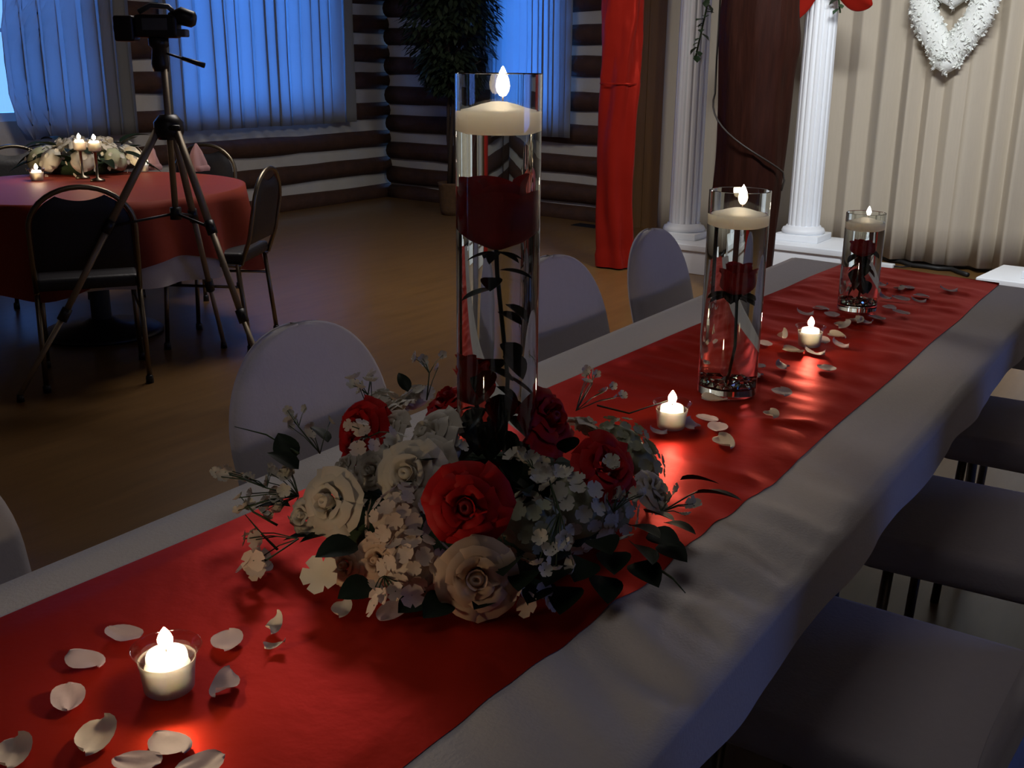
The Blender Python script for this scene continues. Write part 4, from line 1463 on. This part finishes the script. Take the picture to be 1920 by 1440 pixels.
for k in range(22):
    a = k * 2 * PI / 22
    leaf(ct, (0.17 * math.cos(a), 0.17 * math.sin(a), 0.05 + 0.03 * (k % 3)), (math.cos(a), math.sin(a), r3.uniform(-0.1, 0.7)), LEAF_B if k % 2 else LEAF_R, 1.5)
for i, (px, py, h, lab) in enumerate(((70, 338, RZ, 'lit votive on the red overlay at the edge of the centrepiece toward the window gap'), (265, 322, RZ, 'lit votive on the red overlay beside the tripod'), (178, 283, RZ + 0.155, 'lit votive standing highest amid the white centrepiece flowers'), (150, 281, RZ + 0.15, 'lit votive half hidden in the white centrepiece flowers'))):
    o = copy_tree(vot)
    c = P(px, py, h)
    o.location = c
    if i == 1:
        o.location = P(268, 322, RZ)
    o.scale = (1.25, 1.25, 1.25)
    o['label'] = lab
    if h > RZ:
        MB().lathe([(0, (RZ - h) / 1.25), (0.03, (RZ - h) / 1.25), (0.028, (RZ - h) / 1.25 + 0.008), (0.006, (RZ - h) / 1.25 + 0.016), (0.006, -0.008), (0.02, -0.001), (0, -0.001)], 20).build('candle_stem', M_CHROME, o)
    o['group'] = 'votive candles on the round table'

# folded napkins standing on the round table
for i, (px, py, lab) in enumerate(((284, 318, 'pink folded napkin standing on the red overlay behind the tripod leg'), (371, 320, 'pink folded napkin standing at the overlay edge by the rear chair'))):
    t = thing('folded_napkin', lab, 'napkin', P(px, py, RZ), 0.4 * i, 'standing napkins on the round table')
    MB().lathe([(0.055, 0.0), (0.045, 0.05), (0.028, 0.11), (0.004, 0.155)], 24, wob=lambda a, z, r: r * (1 + 0.22 * math.sin(a * 4 + z * 14))).build('cone_fold', M_NAPKIN, t)
    MB().lathe([(0.058, 0.0), (0.062, 0.018), (0.054, 0.032)], 24, wob=lambda a, z, r: r * (1 + 0.18 * math.sin(a * 5))).build('cuff_fold', M_NAPKIN, t)


# ------------------------------------------------------------------ black banquet chairs at the round table


def make_banquet():
    """faces +X; rear legs at x = 0"""
    t = thing('banquet_chair', '', 'chair')
    w = 0.205
    fr = []
    n = 18
    for i in range(n + 1):
        a = PI * i / n
        fr.append(Vector((-0.075 - 0.02 * math.sin(a), w * math.cos(a), 0.70 + 0.17 * math.sin(a))))
    line = [Vector((0.0, w, 0.43)), Vector((-0.045, w, 0.55))] + fr + [Vector((-0.045, -w, 0.55)), Vector((0.0, -w, 0.43))]
    MB().tube(line, 0.011, 8).build('back_frame', M_CHROME, t)

    def pad(front):
        def g(s, tt):
            a = (s - 0.5) * 2
            z = 0.52 + 0.315 * tt
            lim = (w - 0.012) if z < 0.70 else (w - 0.012) * math.sqrt(max(0, 1 - ((z - 0.70) / 0.155) ** 2))
            if tt > 0.93:
                lim = max(lim, 0.02)
            # the top edge dips in the middle and leaves a hand hold
            zz = z - (0.022 * (1 - a * a) * max(0, (tt - 0.8) / 0.2))
            x = -0.035 - 0.055 * tt
            bl_ = 0.020 * (max(0, 1 - a * a) ** 0.4) * min(1, 6 * tt, 6 * (1 - tt) + 0.1)
            return Vector((x + (bl_ if front else -bl_), a * lim, zz))
        return g
    b = MB()
    NU, NV = 14, 12
    n0 = (NU + 1) * (NV + 1)
    b.grid(pad(True), NU, NV)
    b.grid(pad(False), NU, NV)
    b.build('backrest', M_VINYL, t)
    s = MB().box(-0.005, 0.42, -0.205, 0.205, 0.43, 0.485, 0.02)
    s.build('seat', M_VINYL, t)
    MB().tube([(0.0, w, 0.425), (0.40, w - 0.01, 0.425), (0.41, 0, 0.425), (0.40, -w + 0.01, 0.425), (0.0, -w, 0.425)], 0.010, 8).build('seat_frame', M_CHROME, t)
    for sy in (-1, 1):
        b = MB()
        b.tube([(0.02, w * sy, 0.43), (-0.02, (w + 0.005) * sy, 0.03)], 0.0115, 8).build('leg', M_CHROME, t)
        b = MB()
        b.tube([(0.38, (w - 0.01) * sy, 0.43), (0.40, (w + 0.0) * sy, 0.03)], 0.0115, 8).build('leg', M_CHROME, t)
        for x in (-0.02, 0.40):
            MB().lathe([(0, 0), (0.017, 0), (0.016, 0.03), (0.012, 0.036), (0, 0.036)], 12, c=(x, (w + 0.004) * sy, 0)).build('foot_cap', M_BLACK, t)
        MB().tube([(0.01, w * sy, 0.32), (0.385, (w - 0.008) * sy, 0.32)], 0.007, 6).build('stretcher', M_CHROME, t)
    return t


bc = make_banquet()
for i, (x, y, d, lab) in enumerate(((-3.94, 2.74, (-0.83, 0.56), 'black oval-backed banquet chair with brass toned legs, its back to the long table'),
                                    (-3.95, 3.70, (-0.88, -0.47), 'black banquet chair at the round table beside the open wooden floor'),
                                    (-5.25, 4.50, (0.35, -0.95), 'black banquet chair beyond the red overlay near log wall'),
                                    (-5.95, 3.75, (1.0, -0.3), 'black banquet chair between round table and curtained window'))):
    o = bc if i == 0 else copy_tree(bc)
    o.location = (x, y, 0)
    o.rotation_euler = (0, 0, math.atan2(d[1], d[0]))
    o['label'] = lab
    o['group'] = 'black chairs at the round table'

# ------------------------------------------------------------------ tripod and video camera
TC = Vector((-3.72, 2.985, 0))
tp = thing('camera_tripod', 'bronze toned metal tripod with black joints by the round table', 'tripod', TC)
AP = Vector((0.05, 0.02, 1.10))
feet = [P(512, 757, 0) - TC, P(39, 753, 0) - TC, P(420, 652, 0) - TC]
for k, ft in enumerate(feet):
    d = (ft - AP)
    tpt = AP + Vector((ft.x, ft.y, 0)).normalized() * 0.04
    j1, j2 = tpt.lerp(ft, 0.36), tpt.lerp(ft, 0.68)
    lg = MB().tube([tpt, j1], 0.016, 8).tube([j1, j2], 0.0135, 8).tube([j2, ft + Vector((0, 0, 0.03))], 0.011, 8).build('leg', M_ALU, tp)
    for j in (j1, j2):
        u_ = (ft - tpt).normalized()
        MB().tube([j - u_ * 0.028, j + u_ * 0.028], 0.021, 10).build('leg_clamp', M_BLACK, lg)
    MB().tube([ft + Vector((0, 0, 0.032)), ft], [0.013, 0.016], 10).build('foot', M_BLACK, lg)
    MB().tube([Vector((AP.x, AP.y, 0.745)), j1 + Vector((0, 0, 0.0))], 0.006, 6).build('spreader', M_BLACK, tp)
MB().tube([AP + Vector((0, 0, -0.36)), AP + Vector((0, 0, 0.23))], 0.013, 10).build('centre_column', M_ALU, tp)
MB().tube([Vector((AP.x, AP.y, 0.72)), Vector((AP.x, AP.y, 0.77))], 0.024, 10).build('column_collar', M_BLACK, tp)
MB().lathe([(0, -0.05), (0.045, -0.05), (0.06, -0.02), (0.06, 0.02), (0.035, 0.05), (0, 0.05)], 14, c=AP).build('shoulder', M_BLACK, tp)
MB().tube([AP + Vector((0.03, -0.03, 0)), AP + Vector((0.09, -0.02, 0.0))], 0.012, 8).build('column_crank', M_BLACK, tp)
HD = AP + Vector((-0.02, 0.0, 0.22))
MB().lathe([(0, 0), (0.03, 0), (0.035, 0.03), (0.028, 0.09), (0.04, 0.10), (0.04, 0.13), (0, 0.13)], 16, c=HD).build('pan_head', M_BLACK, tp)
rgt = Vector((right.x, right.y, 0)).normalized()
h0 = HD + Vector((0, 0, 0.08))
h1 = h0 + rgt * 0.18 + Vector((0, 0, -0.055))
MB().tube([h0, h0.lerp(h1, 0.55)], 0.005, 8).tube([h0.lerp(h1, 0.5), h1], [0.008, 0.011], 8).build('pan_handle', M_BLACK, tp)

vc = thing('video_camera', 'black camcorder with a raised viewfinder on the tripod', 'video camera', TC + HD + Vector((0, 0, 0.13)), math.atan2(rgt.y, rgt.x))
MB().box(-0.085, 0.09, -0.035, 0.035, 0.0, 0.09, 0.018).build('body', M_BLACK, vc)
MB().box(-0.165, -0.085, -0.042, 0.042, -0.015, 0.085, 0.012).build('lens_hood', M_BLACK, vc)
MB().tube([(-0.168, 0, 0.035), (-0.160, 0, 0.035)], 0.030, 20).build('lens', M_LENS, vc)
MB().tube([(-0.07, 0, 0.10), (-0.02, 0, 0.125), (0.05, 0, 0.12), (0.075, 0, 0.095)], 0.011, 8).build('carry_handle', M_DGREY, vc)
vf = MB()
vf.tube([(0.055, 0, 0.075), (0.10, 0, 0.085), (0.145, 0, 0.072), (0.155, 0, 0.070)], [0.024, 0.036, 0.032, 0.022], 16)
vf.build('viewfinder', M_BLACK, vc)
MB().box(0.075, 0.12, -0.03, 0.03, 0.005, 0.035, 0.006).build('battery', M_DGREY, vc)
MB().box(-0.05, 0.05, -0.0385, -0.0345, 0.03, 0.075, 0.001).build('side_panel', M_DGREY, vc)
